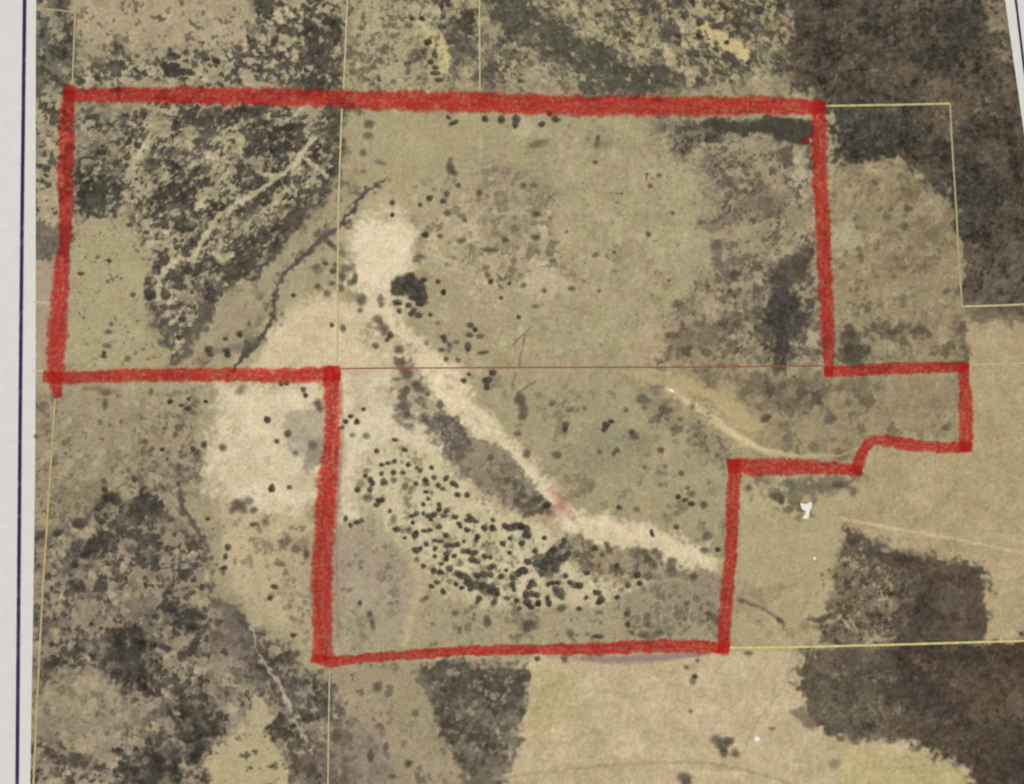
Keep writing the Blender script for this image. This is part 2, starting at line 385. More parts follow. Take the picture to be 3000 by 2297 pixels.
    M([(1420, 660), (1640, 650), (1660, 784), (1400, 784)], .28, (120, 108, 88), cell=22, op=.75)
    eb = lambda t: zp(1900, 300, 2.1, t)
    for t, c, op in (('320,310 430,330 420,480 330,460', (132, 118, 103), .6), ('340,520 560,500 560,550 340,560', (128, 114, 100), .65), ('540,570 830,570 830,680 560,690', (132, 117, 97), .6),
                     ('300,720 650,690 640,725 320,765', (126, 112, 99), .65), ('380,830 470,850 480,1010 370,1000', (124, 111, 98), .7), ('420,980 570,1010 540,1090 430,1110', (114, 100, 88), .7),
                     ('160,1200 280,1190 240,1290 140,1270', (124, 110, 95), .7), ('90,1430 420,1400 400,1560 160,1560', (128, 113, 92), .55), ('800,350 880,330 900,470 850,440', (116, 105, 88), .6)):
        A(eb(t), c, soft=14, warp=30, op=op)
    for t, c, op in (('780,1160 880,1160 930,1230 900,1400 880,1500 780,1570 740,1400 720,1250', (80, 74, 66), .85), ('780,1050 980,980 975,870 1005,870 1010,1040 940,1100 700,1120', (92, 84, 69), .8),
                     ('330,90 800,85 1010,90 990,300 890,320 850,260 760,190 640,185 430,190', (82, 77, 65), .92)):
        A(eb(t), c, soft=10, warp=16, op=op)
    for t, c, op in (('870,280 980,280 960,450 940,600 900,520 880,400', (186, 173, 140), .75), ('620,1010 660,1040 700,1120 670,1130 630,1070', (190, 172, 136), .7), ('470,1110 640,1100 620,1170 480,1160', (178, 162, 128), .6)):
        A(eb(t), c, soft=8, warp=18, op=op)
    M(E_BRUSH, .10, (108, 96, 82), cell=12, op=.7)
    ce = lambda t: zp(1150, 400, 2.8, t)
    A(ce('560,360 780,180 1200,260 1230,450 1130,600 1200,820 1000,900 700,900 700,650 560,500'), (152, 138, 112), soft=30, warp=40, op=.4)
    A(ce('1070,1130 1390,1080 1400,1250 1270,1310 1060,1240'), (190, 175, 141), soft=16, warp=26, op=.75)
    A(ce('1180,680 1260,760 1250,880 1190,840'), (194, 180, 146), soft=9, warp=14, op=.8)
    A(ce('400,700 560,740 480,860 330,960 200,900 330,780'), (192, 178, 141), soft=20, warp=30, op=.6)
    for t in ('730,0 715,200', '480,480 440,720 330,880', '700,560 690,720 660,900', '300,960 560,1050 720,1110 800,1240 830,1330', '800,480 850,620', '720,620 1150,640'):
        L(ce(t), 9, (192, 178, 144), soft=6, warp=8, op=.75, gaps=.2)
    A(ce('0,1190 40,1150 100,1150 150,1115 200,1170 270,1230 280,1360 180,1360 120,1290 40,1310 -20,1290'), (84, 78, 66), soft=7, warp=10, op=.9)
    # --- pasture east of the outline
    A(E_PASTURE, (158, 143, 110), soft=12)
    M(E_PASTURE, .15, (122, 108, 86), cell=20, op=.6)
    M(E_PASTURE, .30, (142, 126, 98), cell=40, op=.7, edge=.4, ang=-40, stretch=1.6)
    M(E_PASTURE, .12, (174, 160, 122), cell=30, op=.7)
    A([(1788, 480), (1830, 470), (1850, 500), (1830, 540), (1790, 530)], (180, 170, 132), soft=14, op=.8)
    M([(1790, 680), (2060, 690), (2072, 782), (1790, 782)], .28, (110, 99, 80), cell=24, op=.7)
    A([(1795, 705), (1835, 700), (1850, 760), (1830, 785), (1790, 780)], (98, 90, 72), soft=10, op=.8)
    A([(2045, 690), (2070, 690), (2072, 780), (2050, 780)], (112, 100, 80), soft=10, op=.5)
    # --- east field
    A(E_FIELD, (177, 160, 122), soft=9, warp=10)
    M(E_FIELD, .3, (168, 152, 114), cell=90, op=.6, edge=.5)
    M(E_FIELD, .3, (187, 168, 128), cell=46, stretch=2.4, ang=8, op=.5, edge=.6)
    A([(2068, 655), (2240, 648), (2240, 690), (2080, 700)], (120, 105, 90), soft=14, op=.7)
    L([(1800, 1110), (1900, 1130), (2020, 1150), (2110, 1168), (2260, 1200)], [8, 7, 6, 6, 6], (208, 188, 144), soft=5, warp=3)
    L([(2090, 1330), (2105, 1285), (2135, 1262), (2180, 1262), (2230, 1290)], 16, (192, 172, 134), soft=8, op=.6)
    # --- tongue between the two steps of the outline
    A(TONGUE, (158, 143, 110), soft=16)
    M(TONGUE, .26, (130, 116, 92), cell=34, op=.75)
    A([(1600, 800), (1760, 806), (1775, 860), (1700, 900), (1610, 860)], (128, 114, 94), soft=16, op=.65)
    M([(1600, 800), (1770, 806), (1780, 880), (1610, 870)], .35, (100, 90, 76), cell=24, op=.7)
    A([(1880, 810), (2050, 812), (2045, 900), (1900, 880)], (160, 140, 110), soft=18, op=.6)
    A([(1350, 800), (1470, 805), (1560, 850), (1640, 920), (1600, 935), (1510, 880), (1430, 845)], (184, 164, 122), soft=16)
    L([(1432, 832), (1490, 872), (1540, 908), (1595, 945), (1645, 968), (1700, 975)], [12, 22, 24, 18, 14, 10], (214, 194, 150), soft=8)
    L([(1620, 966), (1720, 978), (1800, 975), (1840, 960), (1862, 940)], 7, (190, 172, 128), soft=5, op=.8)
    # --- olive slope
    A(OLIVE_SLOPE, (166, 155, 120), soft=18)
    M(OLIVE_SLOPE, .15, (138, 127, 102), cell=32, op=.7)
    M(OLIVE_SLOPE, .12, (176, 160, 122), cell=40, op=.6)
    A([(1250, 920), (1330, 900), (1400, 930), (1380, 1000), (1260, 1020), (1200, 980)], (152, 144, 114), soft=24, op=.6)
    A([(1370, 860), (1450, 870), (1560, 960), (1540, 990), (1450, 930)], (146, 130, 104), soft=18, op=.5)
    M([(1360, 840), (1470, 860), (1580, 970), (1540, 1000), (1420, 940)], .3, (118, 104, 86), cell=20, op=.7)
    L([(1480, 1040), (1420, 1020), (1390, 1060), (1390, 1100)], 7, (182, 168, 130), soft=6, op=.7)
    A([(1360, 800), (1390, 830), (1440, 850), (1420, 870), (1370, 840)], (140, 124, 98), soft=12, op=.5)
    # --- ground west of the wash and the bare grove floor
    A([(728, 800), (860, 800), (900, 840), (940, 900), (950, 960), (960, 985), (850, 990), (770, 1000), (770, 1110), (725, 1125)], (216, 202, 168), soft=16)
    M([(728, 800), (860, 800), (950, 960), (770, 1000), (725, 1120)], .25, (190, 176, 138), cell=40, op=.7, edge=.4)
    A(DOT_GROVE, (206, 192, 154), soft=22)
    M(DOT_GROVE, .22, (186, 173, 136), cell=28, op=.7)
    M(DOT_GROVE, .13, (142, 132, 103), cell=17, op=.7)
    M([(880, 1190), (1000, 1150), (1120, 1180), (1190, 1260), (1100, 1310), (960, 1270)], .2, (128, 119, 94), cell=20, op=.7)
    A([(1130, 1193), (1180, 1180), (1215, 1148), (1228, 1188), (1198, 1212), (1178, 1242), (1150, 1216)], (92, 86, 70), soft=7, warp=14, op=.75)
    A([(970, 1232), (1010, 1242), (1060, 1252), (1074, 1272), (1040, 1277), (1000, 1264)], (94, 88, 72), soft=7, warp=12, op=.75)
    A(WASH, (224, 206, 170), soft=16, warp=24)
    M(WASH, .10, (188, 170, 134), cell=20, ang=42, stretch=2.4, op=.7)
    M(WASH, .25, (211, 192, 154), cell=36, ang=40, stretch=2, op=.6, edge=.4)
    A([(840, 760), (890, 790), (930, 860), (940, 920), (880, 900), (850, 840)], (164, 150, 124), soft=18, op=.75)
    M([(795, 690), (850, 730), (900, 800), (950, 880), (940, 950), (860, 900), (840, 800)], .4, (118, 107, 94), cell=20, op=.75)
    A(MID_BRUSH, (150, 136, 112), soft=8, warp=14)
    M(MID_BRUSH, .3, (122, 111, 92), cell=16, op=.75)
    A([(940, 888), (985, 895), (1005, 930), (1000, 985), (975, 990), (945, 950)], (112, 101, 90), soft=8, op=.85)
    M([(935, 885), (1000, 900), (1005, 985), (950, 985)], .22, (160, 148, 126), cell=11, op=.6)
    M([(1030, 1000), (1100, 990), (1180, 1090), (1130, 1110), (1050, 1060)], .35, (112, 103, 84), cell=16, op=.7)
    A([(1212, 1148), (1300, 1172), (1400, 1190), (1480, 1225), (1440, 1250), (1300, 1240), (1215, 1205)], (158, 143, 114), soft=14)
    M([(1212, 1148), (1400, 1190), (1500, 1230), (1300, 1240), (1215, 1205)], .4, (112, 102, 84), cell=18, op=.8)
    A([(1170, 1115), (1215, 1140), (1215, 1200), (1180, 1180)], (186, 170, 136), soft=10, op=.7)
    A([(1480, 1220), (1545, 1215), (1545, 1300), (1500, 1262)], (150, 135, 108), soft=12, op=.6)
    A([(1330, 1265), (1480, 1235), (1540, 1270), (1540, 1370), (1400, 1375), (1330, 1330)], (160, 148, 118), soft=20)
    M([(1330, 1265), (1540, 1240), (1540, 1370), (1330, 1370)], .2, (130, 117, 98), cell=20, op=.7)
    A([(880, 1300), (1060, 1312), (1340, 1300), (1340, 1378), (900, 1392), (860, 1380)], (168, 154, 122), soft=18)
    M([(880, 1300), (1540, 1300), (1540, 1376), (870, 1392)], .2, (130, 118, 96), cell=19, op=.75)
    A(SW_GREY, (172, 158, 131), soft=10, warp=16)
    A([(724, 1130), (790, 1128), (838, 1165), (872, 1225), (850, 1260), (730, 1230)], (164, 149, 126), soft=14, op=.6)
    M(SW_GREY, .16, (132, 121, 101), cell=18, op=.7)
    A([(740, 1310), (850, 1300), (850, 1370), (740, 1385)], (156, 148, 116), soft=20, op=.5)
    L([(885, 1205), (905, 1250), (885, 1310), (868, 1380)], [30, 26, 20, 22], (194, 178, 138), soft=14, op=.85)
    # --- west side outside the outline
    WG = [(60, 845), (440, 835), (445, 930), (440, 1020), (470, 1090), (440, 1150), (340, 1090), (230, 1060), (140, 1130), (60, 1170)]
    A(WG, (162, 148, 118), soft=14)
    M(WG, .3, (146, 132, 106), cell=50, op=.6, ang=-15, stretch=2, edge=.4)
    M([(300, 900), (445, 880), (445, 1020), (340, 1090), (280, 1000)], .16, (112, 101, 86), cell=16, op=.8)
    M(WG, .14, (118, 107, 90), cell=17, op=.7)
    M(WG, .12, (178, 164, 130), cell=26, op=.6)
    A([(60, 560), (150, 560), (140, 790), (60, 800)], (172, 154, 128), soft=12)
    A([(60, 470), (150, 480), (150, 552), (60, 552)], (118, 106, 96), soft=8, op=.9)
    A([(430, 830), (500, 822), (470, 880), (440, 930), (420, 900)], (166, 156, 124), soft=12)
    A(W_SAND, (221, 205, 170), soft=42, warp=44)
    M(W_SAND, .28, (204, 188, 152), cell=44, stretch=2, op=.6, edge=.5)
    M([(470, 860), (600, 980), (680, 1060), (560, 1110), (450, 1070), (430, 930)], .1, (176, 162, 130), cell=24, op=.7, edge=.4)
    A([(612, 890), (690, 870), (692, 990), (650, 1000), (615, 950)], (168, 155, 132), soft=22, op=.8)
    A([(650, 950), (694, 940), (694, 1000), (655, 1000)], (146, 133, 118), soft=18, op=.8)
    A([(455, 1085), (560, 1105), (668, 1100), (672, 1400), (610, 1350), (540, 1290), (480, 1235), (440, 1150)], (192, 174, 136), soft=18)
    A([(620, 1150), (668, 1140), (672, 1400), (640, 1380), (600, 1260)], (176, 160, 126), soft=18, op=.8)
    M([(600, 1150), (672, 1140), (672, 1400), (600, 1330)], .22, (134, 121, 99), cell=20, op=.7)
    M([(455, 1085), (668, 1100), (672, 1400), (540, 1290), (440, 1150)], .16, (140, 126, 102), cell=18, op=.7)
    A([(402, 1050), (460, 1060), (478, 1150), (470, 1230), (430, 1170)], (166, 154, 122), soft=16)
    # --- south-west brush
    A(SW_BRUSH, (154, 139, 116), soft=18, warp=30)
    M(SW_BRUSH, .38, (122, 110, 96), cell=38, op=.75, ang=-15, stretch=1.3, edge=.3)
    M(SW_BRUSH, .30, (88, 80, 69), cell=20, op=.85)
    M(SW_BRUSH, .12, (180, 164, 128), cell=30, op=.75)
    for q in ([(295, 1050), (350, 1045), (355, 1085), (320, 1120), (290, 1110), (285, 1080)], [(195, 1160), (265, 1120), (275, 1175), (200, 1200), (140, 1220), (150, 1190)],
              [(200, 1370), (300, 1345), (350, 1430), (340, 1470), (270, 1475), (200, 1420)], [(380, 1495), (440, 1480), (460, 1560), (430, 1640), (400, 1620), (370, 1540)],
              [(330, 1290), (390, 1295), (440, 1340), (400, 1350), (330, 1320)], [(260, 1640), (330, 1610), (390, 1600), (390, 1660), (300, 1680), (270, 1670)]):
        A(q, (104, 96, 83), soft=16, warp=40, op=.55)
        M(q, .72, (78, 73, 63), cell=24, soft=14, warp=40)
    A([(480, 1290), (520, 1290), (545, 1370), (600, 1440), (640, 1460), (560, 1450), (500, 1400), (470, 1340)], (118, 106, 96), soft=16, op=.7)
    M([(520, 1330), (640, 1430), (720, 1470), (740, 1560), (600, 1500), (530, 1400)], .45, (94, 86, 74), cell=22, op=.85)
    L([(385, 1060), (392, 1090), (415, 1120), (440, 1165), (460, 1200), (478, 1230)], [12, 12, 10, 10, 9, 8], (112, 100, 90), gaps=.2)
    L([(500, 1300), (530, 1335), (546, 1385), (562, 1425), (600, 1462), (640, 1505)], [10, 22, 20, 24, 26, 20], (96, 87, 80), soft=9, warp=20, op=.8, gaps=.25)
    L([(538, 1345), (546, 1385), (560, 1412), (590, 1450), (612, 1495), (640, 1560), (665, 1610)], [9, 6, 11, 8, 13, 9, 14], (186, 172, 140), warp=14, soft=6, gaps=.3)
    A([(548, 1490), (580, 1500), (588, 1550), (560, 1580), (540, 1540)], (182, 168, 130), soft=8)
    A([(448, 1600), (520, 1550), (560, 1560), (620, 1640), (650, 1760), (440, 1760)], (184, 170, 130), soft=16)
    M([(440, 1590), (640, 1590), (650, 1690), (440, 1690)], .12, (110, 100, 84), cell=18)
    A([(70, 1470), (200, 1430), (320, 1540), (230, 1600), (70, 1590)], (160, 147, 118), soft=22, op=.6)
    M([(640, 1480), (740, 1480), (780, 1600), (740, 1690), (640, 1690)], .4, (104, 94, 84), cell=24, op=.8)
    # --- south centre
    SC = [(720, 1430), (890, 1420), (930, 1500), (990, 1560), (980, 1700), (780, 1760), (770, 1580), (730, 1500)]
    A(SC, (166, 150, 121), soft=18)
    M(SC, .14, (122, 109, 94), cell=22, op=.75)
    A([(860, 1450), (990, 1540), (1000, 1620), (880, 1620), (830, 1540)], (160, 147, 114), soft=24, op=.6)
    A([(700, 1560), (800, 1560), (860, 1680), (700, 1700)], (138, 123, 108), soft=22, op=.6)
    A([(895, 1424), (1136, 1422), (1128, 1510), (1112, 1595), (1085, 1680), (1060, 1760), (960, 1760), (990, 1640), (960, 1560), (920, 1500), (900, 1470)], (126, 115, 98), soft=14, warp=28)
    M([(895, 1424), (1136, 1422), (1128, 1510), (1112, 1600), (1075, 1680), (980, 1620), (920, 1500)], .42, (94, 86, 73), cell=23, op=.85)
    A([(905, 1425), (1000, 1425), (1130, 1440), (1126, 1520), (1060, 1510), (940, 1490)], (88, 82, 70), soft=16, op=.6, warp=34)
    M([(895, 1424), (1136, 1422), (1112, 1600), (980, 1620)], .12, (160, 148, 122), cell=16, op=.7)
    # --- south field and the far south-east
    A([(1590, 1015), (1850, 1020), (1800, 1110), (1810, 1200), (1790, 1390), (1575, 1392)], (178, 164, 124), soft=10, warp=10)
    M([(1590, 1020), (1850, 1040), (1720, 1110), (1590, 1080)], .35, (130, 120, 98), cell=26, op=.8)
    A([(1670, 1030), (1845, 1018), (1820, 1060), (1770, 1075), (1700, 1055)], (124, 114, 96), soft=12, op=.8)
    M([(1590, 1280), (1790, 1280), (1790, 1390), (1580, 1390)], .2, (146, 130, 102), cell=30, op=.6)
    A([(1575, 1240), (1620, 1255), (1640, 1290), (1600, 1320), (1575, 1310)], (158, 142, 112), soft=14, op=.6)
    L([(1585, 1285), (1625, 1300), (1655, 1315), (1680, 1340)], [12, 7, 8, 8], (118, 98, 80), soft=5, op=.8)
    L([(1735, 1270), (1720, 1310), (1712, 1360), (1700, 1440), (1680, 1490), (1640, 1560), (1610, 1600)], 6, (158, 145, 114), soft=5, op=.55)
    A(S_FIELD, (196, 178, 141), soft=8, warp=12)
    M(S_FIELD, .35, (186, 170, 128), cell=110, op=.7, edge=.5)
    M(S_FIELD, .3, (206, 182, 148), cell=46, stretch=2.4, op=.55, edge=.6)
    M(S_FIELD, .22, (178, 160, 126), cell=34, stretch=3.2, ang=-6, op=.35, edge=.6)
    A([(1148, 1430), (1230, 1440), (1220, 1540), (1140, 1600)], (184, 170, 118), soft=20, op=.6)
    A([(1800, 1590), (1980, 1625), (2085, 1665), (2090, 1760), (1780, 1760)], (186, 172, 116), soft=24, op=.6)
    L([(1060, 1668), (1180, 1652), (1300, 1640), (1420, 1632), (1510, 1634), (1590, 1648), (1660, 1668), (1720, 1690)], [7] * 8, (168, 150, 112), soft=5, warp=4, op=.8)
    L([(1700, 1395), (1697, 1440), (1688, 1480)], 26, (194, 180, 138), soft=10, op=.6)
    A(SE_BLOCK, (110, 96, 80), soft=8, warp=18)
    M(SE_BLOCK, .4, (84, 74, 63), cell=24, op=.85)
    M([(1790, 1240), (1960, 1240), (1950, 1380), (1790, 1380)], .28, (160, 142, 112), cell=24, op=.75)
    A([(1980, 1205), (2106, 1228), (2106, 1370), (1960, 1365), (1960, 1290)], (98, 86, 73), soft=18, op=.8)
    A([(1965, 1290), (2010, 1270), (2040, 1320), (2000, 1355), (1950, 1345)], (74, 69, 60), soft=16, op=.7)
    A(SE_WOOD, (100, 87, 72), soft=10, warp=26)
    M(SE_WOOD, .36, (78, 68, 57), cell=24, op=.75, ang=15, stretch=1.4, edge=.3)
    M([(1740, 1400), (1990, 1400), (2000, 1600), (1800, 1570), (1720, 1480)], .3, (124, 110, 88), cell=24, op=.7, edge=.4)
    M(SE_WOOD, .16, (122, 103, 84), cell=40, op=.6, edge=.6, ang=15, stretch=1.6)
    M(SE_WOOD, .02, (160, 144, 118), cell=11, op=.6)
    A([(2030, 1460), (2150, 1450), (2180, 1560), (2080, 1540)], (118, 97, 78), soft=26, op=.6)
    A([(2090, 1560), (2260, 1540), (2300, 1760), (2110, 1760)], (88, 75, 64), soft=28, op=.7)
    A([(1880, 1450), (1950, 1440), (2060, 1500), (2040, 1540), (1940, 1530)], (78, 70, 61), soft=16, op=.6)
    A([(1890, 1382), (2160, 1382), (2100, 1400), (1930, 1405)], (78, 70, 60), soft=10, op=.6)
    A([(1712, 1466), (1730, 1480), (1800, 1562), (1780, 1566), (1738, 1512)], (150, 139, 112), soft=8, op=.8)
    A([(1726, 1510), (1745, 1508), (1792, 1556), (1780, 1566), (1750, 1560)], (100, 92, 76), soft=8, op=.8)
    M(SE_WOOD, .2, (68, 60, 51), cell=13, op=.7)
    M(SE_WOOD, .14, (118, 104, 86), cell=13, op=.55)
    M(SE_BLOCK, .18, (72, 64, 55), cell=13, op=.7)
    sw = lambda t: zp(2000, 1465, 1.144, t)
    for t, c, op in (('520,170 700,195 730,330 700,480 470,480 500,380', (142, 126, 100), .75), ('760,170 1005,235 1000,470 700,480 760,330', (106, 92, 76), .6), ('770,340 840,310 890,400 860,440 760,440', (78, 70, 61), .75),
                     ('540,120 640,110 720,170 700,230 640,210 560,200', (108, 96, 82), .6), ('395,560 480,490 700,490 650,620 760,690 700,790 540,800 470,760 420,700', (116, 105, 87), .8),
                     ('640,610 760,580 950,640 960,700 860,720 760,690 650,660', (78, 69, 61), .75), ('880,560 1150,520 1150,700 960,720 880,640', (112, 92, 75), .65), ('760,770 1150,720 1150,960 990,960 960,880 860,850', (92, 78, 66), .55),
                     ('700,485 1150,480 1150,520 760,530', (82, 71, 61), .65), ('740,690 900,720 860,790 700,780', (112, 97, 80), .6), ('560,520 700,540 640,570 540,560', (92, 84, 70), .6)):
        A(sw(t), c, soft=20, warp=30, op=op)
    M(sw('500,130 720,180 740,470 470,480'), .30, (92, 82, 69), cell=17, op=.8)
    M(sw('500,130 720,180 740,470 470,480'), .12, (176, 157, 124), cell=12, op=.7)
    M(sw('400,490 760,490 760,780 480,780'), .20, (88, 80, 67), cell=15, op=.65)
    M(sw('400,490 760,490 760,780 480,780'), .07, (152, 138, 112), cell=12, op=.65)
    M(sw('740,520 1150,490 1150,960 980,960 740,760'), .2, (78, 67, 58), cell=20, op=.6, ang=15, stretch=1.5, edge=.4)
    for t in ('660,330 700,335 690,365', '500,410 530,390 560,430', '560,400 580,440', '650,470 710,462'):
        L(sw(t), 7, (184, 166, 132), soft=5, warp=6, op=.75)
    L(sw('420,280 385,390 370,500 340,620 240,760 200,860'), 6, (170, 157, 124), soft=5, warp=4, op=.5)
    A(sw('355,700 400,690 450,750 440,772 380,742'), (116, 106, 87), soft=8, warp=12, op=.7)
    se = lambda t: zp(1500, 1148, 1.462, t)
    L(se('1262,975 1320,982 1405,940'), [5, 14, 10], (108, 94, 78), soft=5, warp=8, op=.8)
    L(se('985,870 1120,845 1255,805'), [10, 7, 5], (150, 135, 106), soft=7, warp=12, op=.6)
    L(se('1390,700 1375,830 1372,950'), 9, (126, 111, 88), soft=6, warp=10, op=.55, gaps=.3)
    A(se('700,820 860,780 885,860 870,960 700,930 620,880'), (148, 134, 113), soft=20, warp=30, op=.5)
    M(se('600,800 890,770 880,1050 560,1050'), .18, (122, 110, 92), cell=13, op=.7)
    # --- creek
    bank = [(x - 9, y - 7) for x, y in CREEK] + [(x + 9, y + 7) for x, y in CREEK[::-1]]
    M(bank, .30, (118, 107, 92), cell=17, op=.8, soft=14)
    L(CREEK, [6, 10, 14, 9, 15, 10, 15, 9, 12, 9, 14, 10, 16, 20, 14, 14], (104, 94, 86), soft=5, warp=13, gaps=.35)
    L(CREEK, [3, 5, 7, 5, 8, 5, 8, 5, 6, 5, 7, 5, 8, 10, 7, 7], (92, 83, 77), soft=5, warp=13, op=.8)
    L([(676, 500), (700, 515), (730, 545)], [14, 12, 6], (112, 101, 88), soft=5, op=.85)
    L([(545, 735), (505, 745), (460, 755), (445, 762)], [26, 22, 18, 10], (116, 107, 96), soft=10, op=.6, gaps=.4)
    # --- pencil-fine dark lines
    for q in ([(1137, 701), (1100, 738)], [(1126, 716), (1112, 782)], [(1105, 800), (1096, 832)], [(1147, 818), (1110, 842)]):
        L(q, 4, (120, 108, 88), soft=4, warp=4, op=.85)
    # --- print grain
    lum = P.C.mean(1)
    P.C = P.C * .95 + lum[:, None] * .05
    P.C *= np.array([.99, .984, .975])
    P.C *= (1 - .09 * sstep(150, 92, lum))[:, None]          # printed darks are heavy
    fine = vnoise(X / 13, Y / 13, 7101) * .8 + vnoise(X / 24, Y / 24, 7102) + vnoise(X / 8, Y / 8, 7103) * .55 + vnoise(X / 60, Y / 60, 7104) * .8
    P.C += (fine * (2.6 + 12 * P.rough) + (vnoise(X / 95, Y / 95, 7105) + .7 * vnoise(X / 45, Y / 45, 7106)) * (2 + 7 * P.rough))[:, None] * np.array([1.0, .98, .9])
    g = vnoise(X / 11, Y / 11, 7001) * 7 + vnoise(X / 7, Y / 7, 7002) * 7 + vnoise(X / 20, Y / 20, 7003) * 2.0
    g += vnoise(X / 260, Y / 11, 7004) * 1.8
    P.C += g[:, None]
    P.C += np.stack([vnoise(X / 60, Y / 60, 7005 + k) * 2.2 for k in range(3)], -1)
    return np.clip(P.C, 8, 250)

def lin(c):
    c = np.asarray(c, float) / 255.0
    return np.where(c <= .04045, c / 12.92, ((c + .055) / 1.055) ** 2.4)

LIGHT = np.array([0.985, 1.03, 1.15])       # how bright a white sheet comes out under this light, per channel

def ink(c):
    """seen colour (0-255) -> pigment reflectance"""
    return np.clip(lin(c) / LIGHT, 0.004, 0.92)

# ------------------------------------------------------------------ materials
def new_mat(name):
    m = bpy.data.materials.new(name)
    m.use_nodes = True
    n = m.node_tree.nodes; l = m.node_tree.links
    return m, n, l, n['Principled BSDF'], n['Material Output']

def paper_bump(n, l, bsdf, strength):
    tc = n.new('ShaderNodeTexCoord')
    t = n.new('ShaderNodeTexNoise'); t.inputs['Scale'].default_value = 1500; t.inputs['Detail'].default_value = 3
    l.new(tc.outputs['Object'], t.inputs['Vector'])
    b = n.new('ShaderNodeBump'); b.inputs['Strength'].default_value = strength; b.inputs['Distance'].default_value = .00005
    l.new(t.outputs[0], b.inputs['Height']); l.new(b.outputs[0], bsdf.inputs['Normal'])
    return tc, t

def mat_paper(name, c, var):
    m, n, l, b, _ = new_mat(name)
    tc, t = paper_bump(n, l, b, .35)
    big = n.new('ShaderNodeTexNoise'); big.inputs['Scale'].default_value = 420; big.inputs['Detail'].default_value = 6
    l.new(tc.outputs['Object'], big.inputs['Vector'])
    r = n.new('ShaderNodeValToRGB')
    lo = tuple(ink(np.array(c) - var)); hi = tuple(ink(np.array(c) + var))
    r.color_ramp.elements[0].position = .3; r.color_ramp.elements[0].color = lo + (1,)
    r.color_ramp.elements[1].position = .7; r.color_ramp.elements[1].color = hi + (1,)
    l.new(big.outputs[0], r.inputs[0]); l.new(r.outputs[0], b.inputs['Base Color'])
    b.inputs['Roughness'].default_value = .75
    b.inputs['Specular IOR Level'].default_value = .04
    return m

def mat_print():
    m, n, l, b, _ = new_mat('aerial_print')
    a = n.new('ShaderNodeVertexColor'); a.layer_name = 'ink'
    tc, t = paper_bump(n, l, b, .25)
    g = n.new('ShaderNodeTexNoise'); g.inputs['Scale'].default_value = 1900; g.inputs['Detail'].default_value = 2
    l.new(tc.outputs['Object'], g.inputs['Vector'])
    mr = n.new('ShaderNodeMapRange'); mr.inputs[1].default_value = .25; mr.inputs[2].default_value = .75
    mr.inputs[3].default_value = .90; mr.inputs[4].default_value = 1.10
    l.new(g.outputs[0], mr.inputs[0])
    mx = n.new('ShaderNodeVectorMath'); mx.operation = 'SCALE'
    l.new(a.outputs[0], mx.inputs[0]); l.new(mr.outputs[0], mx.inputs['Scale'])
    l.new(mx.outputs[0], b.inputs['Base Color'])
    b.inputs['Roughness'].default_value = .7
    b.inputs['Specular IOR Level'].default_value = .04
    return m

def mat_ink(name, opaque, tint, scale=900, streak=0.0):
    """ink laid over the print: vertex colour, vertex alpha as coverage; it lets the print show through"""
    m, n, l, b, out = new_mat(name)
    a = n.new('ShaderNodeVertexColor'); a.layer_name = 'ink'
    tc, t = paper_bump(n, l, b, .2)
    g = n.new('ShaderNodeTexNoise'); g.inputs['Scale'].default_value = scale; g.inputs['Detail'].default_value = 5; g.inputs['Roughness'].default_value = .65
    l.new(tc.outputs['Object'], g.inputs['Vector'])
    mr = n.new('ShaderNodeMapRange'); mr.inputs[1].default_value = .3; mr.inputs[2].default_value = .7
    mr.inputs[3].default_value = 1 - streak; mr.inputs[4].default_value = 1 + streak
    l.new(g.outputs[0], mr.inputs[0])
    mul = n.new('ShaderNodeMath'); mul.operation = 'MULTIPLY'; mul.use_clamp = True
    l.new(a.outputs['Alpha'], mul.inputs[0]); l.new(mr.outputs[0], mul.inputs[1])
    l.new(a.outputs[0], b.inputs['Base Color'])
    b.inputs['Roughness'].default_value = .6
    b.inputs['Specular IOR Level'].default_value = .04
    clear = n.new('ShaderNodeBsdfTransparent')
    filt = n.new('ShaderNodeBsdfTransparent'); filt.inputs[0].default_value = tint + (1,)
    body = n.new('ShaderNodeMixShader'); body.inputs[0].default_value = opaque
    l.new(filt.outputs[0], body.inputs[1]); l.new(b.outputs[0], body.inputs[2])
    cov = n.new('ShaderNodeMixShader')
    l.new(mul.outputs[0], cov.inputs[0]); l.new(clear.outputs[0], cov.inputs[1]); l.new(body.outputs[0], cov.inputs[2])
    l.new(cov.outputs[0], out.inputs[0])
    return m

def mat_wood():
    m, n, l, b, _ = new_mat('table_wood')
    tc = n.new('ShaderNodeTexCoord'); mp = n.new('ShaderNodeMapping'); mp.inputs['Scale'].default_value = (3, 40, 3)
    t = n.new('ShaderNodeTexNoise'); t.inputs['Scale'].default_value = 4; t.inputs['Detail'].default_value = 8
    l.new(tc.outputs['Object'], mp.inputs[0]); l.new(mp.outputs[0], t.inputs['Vector'])
    r = n.new('ShaderNodeValToRGB')
    r.color_ramp.elements[0].color = (.10, .055, .03, 1); r.color_ramp.elements[1].color = (.24, .15, .085, 1)
    l.new(t.outputs[0], r.inputs[0]); l.new(r.outputs[0], b.inputs['Base Color'])
    b.inputs['Roughness'].default_value = .45
    return m

M_PAPER = mat_paper('page_paper', (220, 213, 212), 3)
M_INNER = mat_paper('inner_margin_paper', (219, 216, 208), 2)
M_PRINT = mat_print()
M_TREE = mat_ink('dark_print_ink', 1.0, (.2, .2, .2), 1500, .32)
M_LINE = mat_ink('line_ink', 1.0, (.5, .5, .5), 500, .30)
M_MARK = mat_ink('red_marker_ink', .30, (.97, .37, .36), 1000, .5)
M_FAINT = mat_ink('faint_marker_ink', .5, (.9, .7, .75), 700, .4)
M_WOOD = mat_wood()

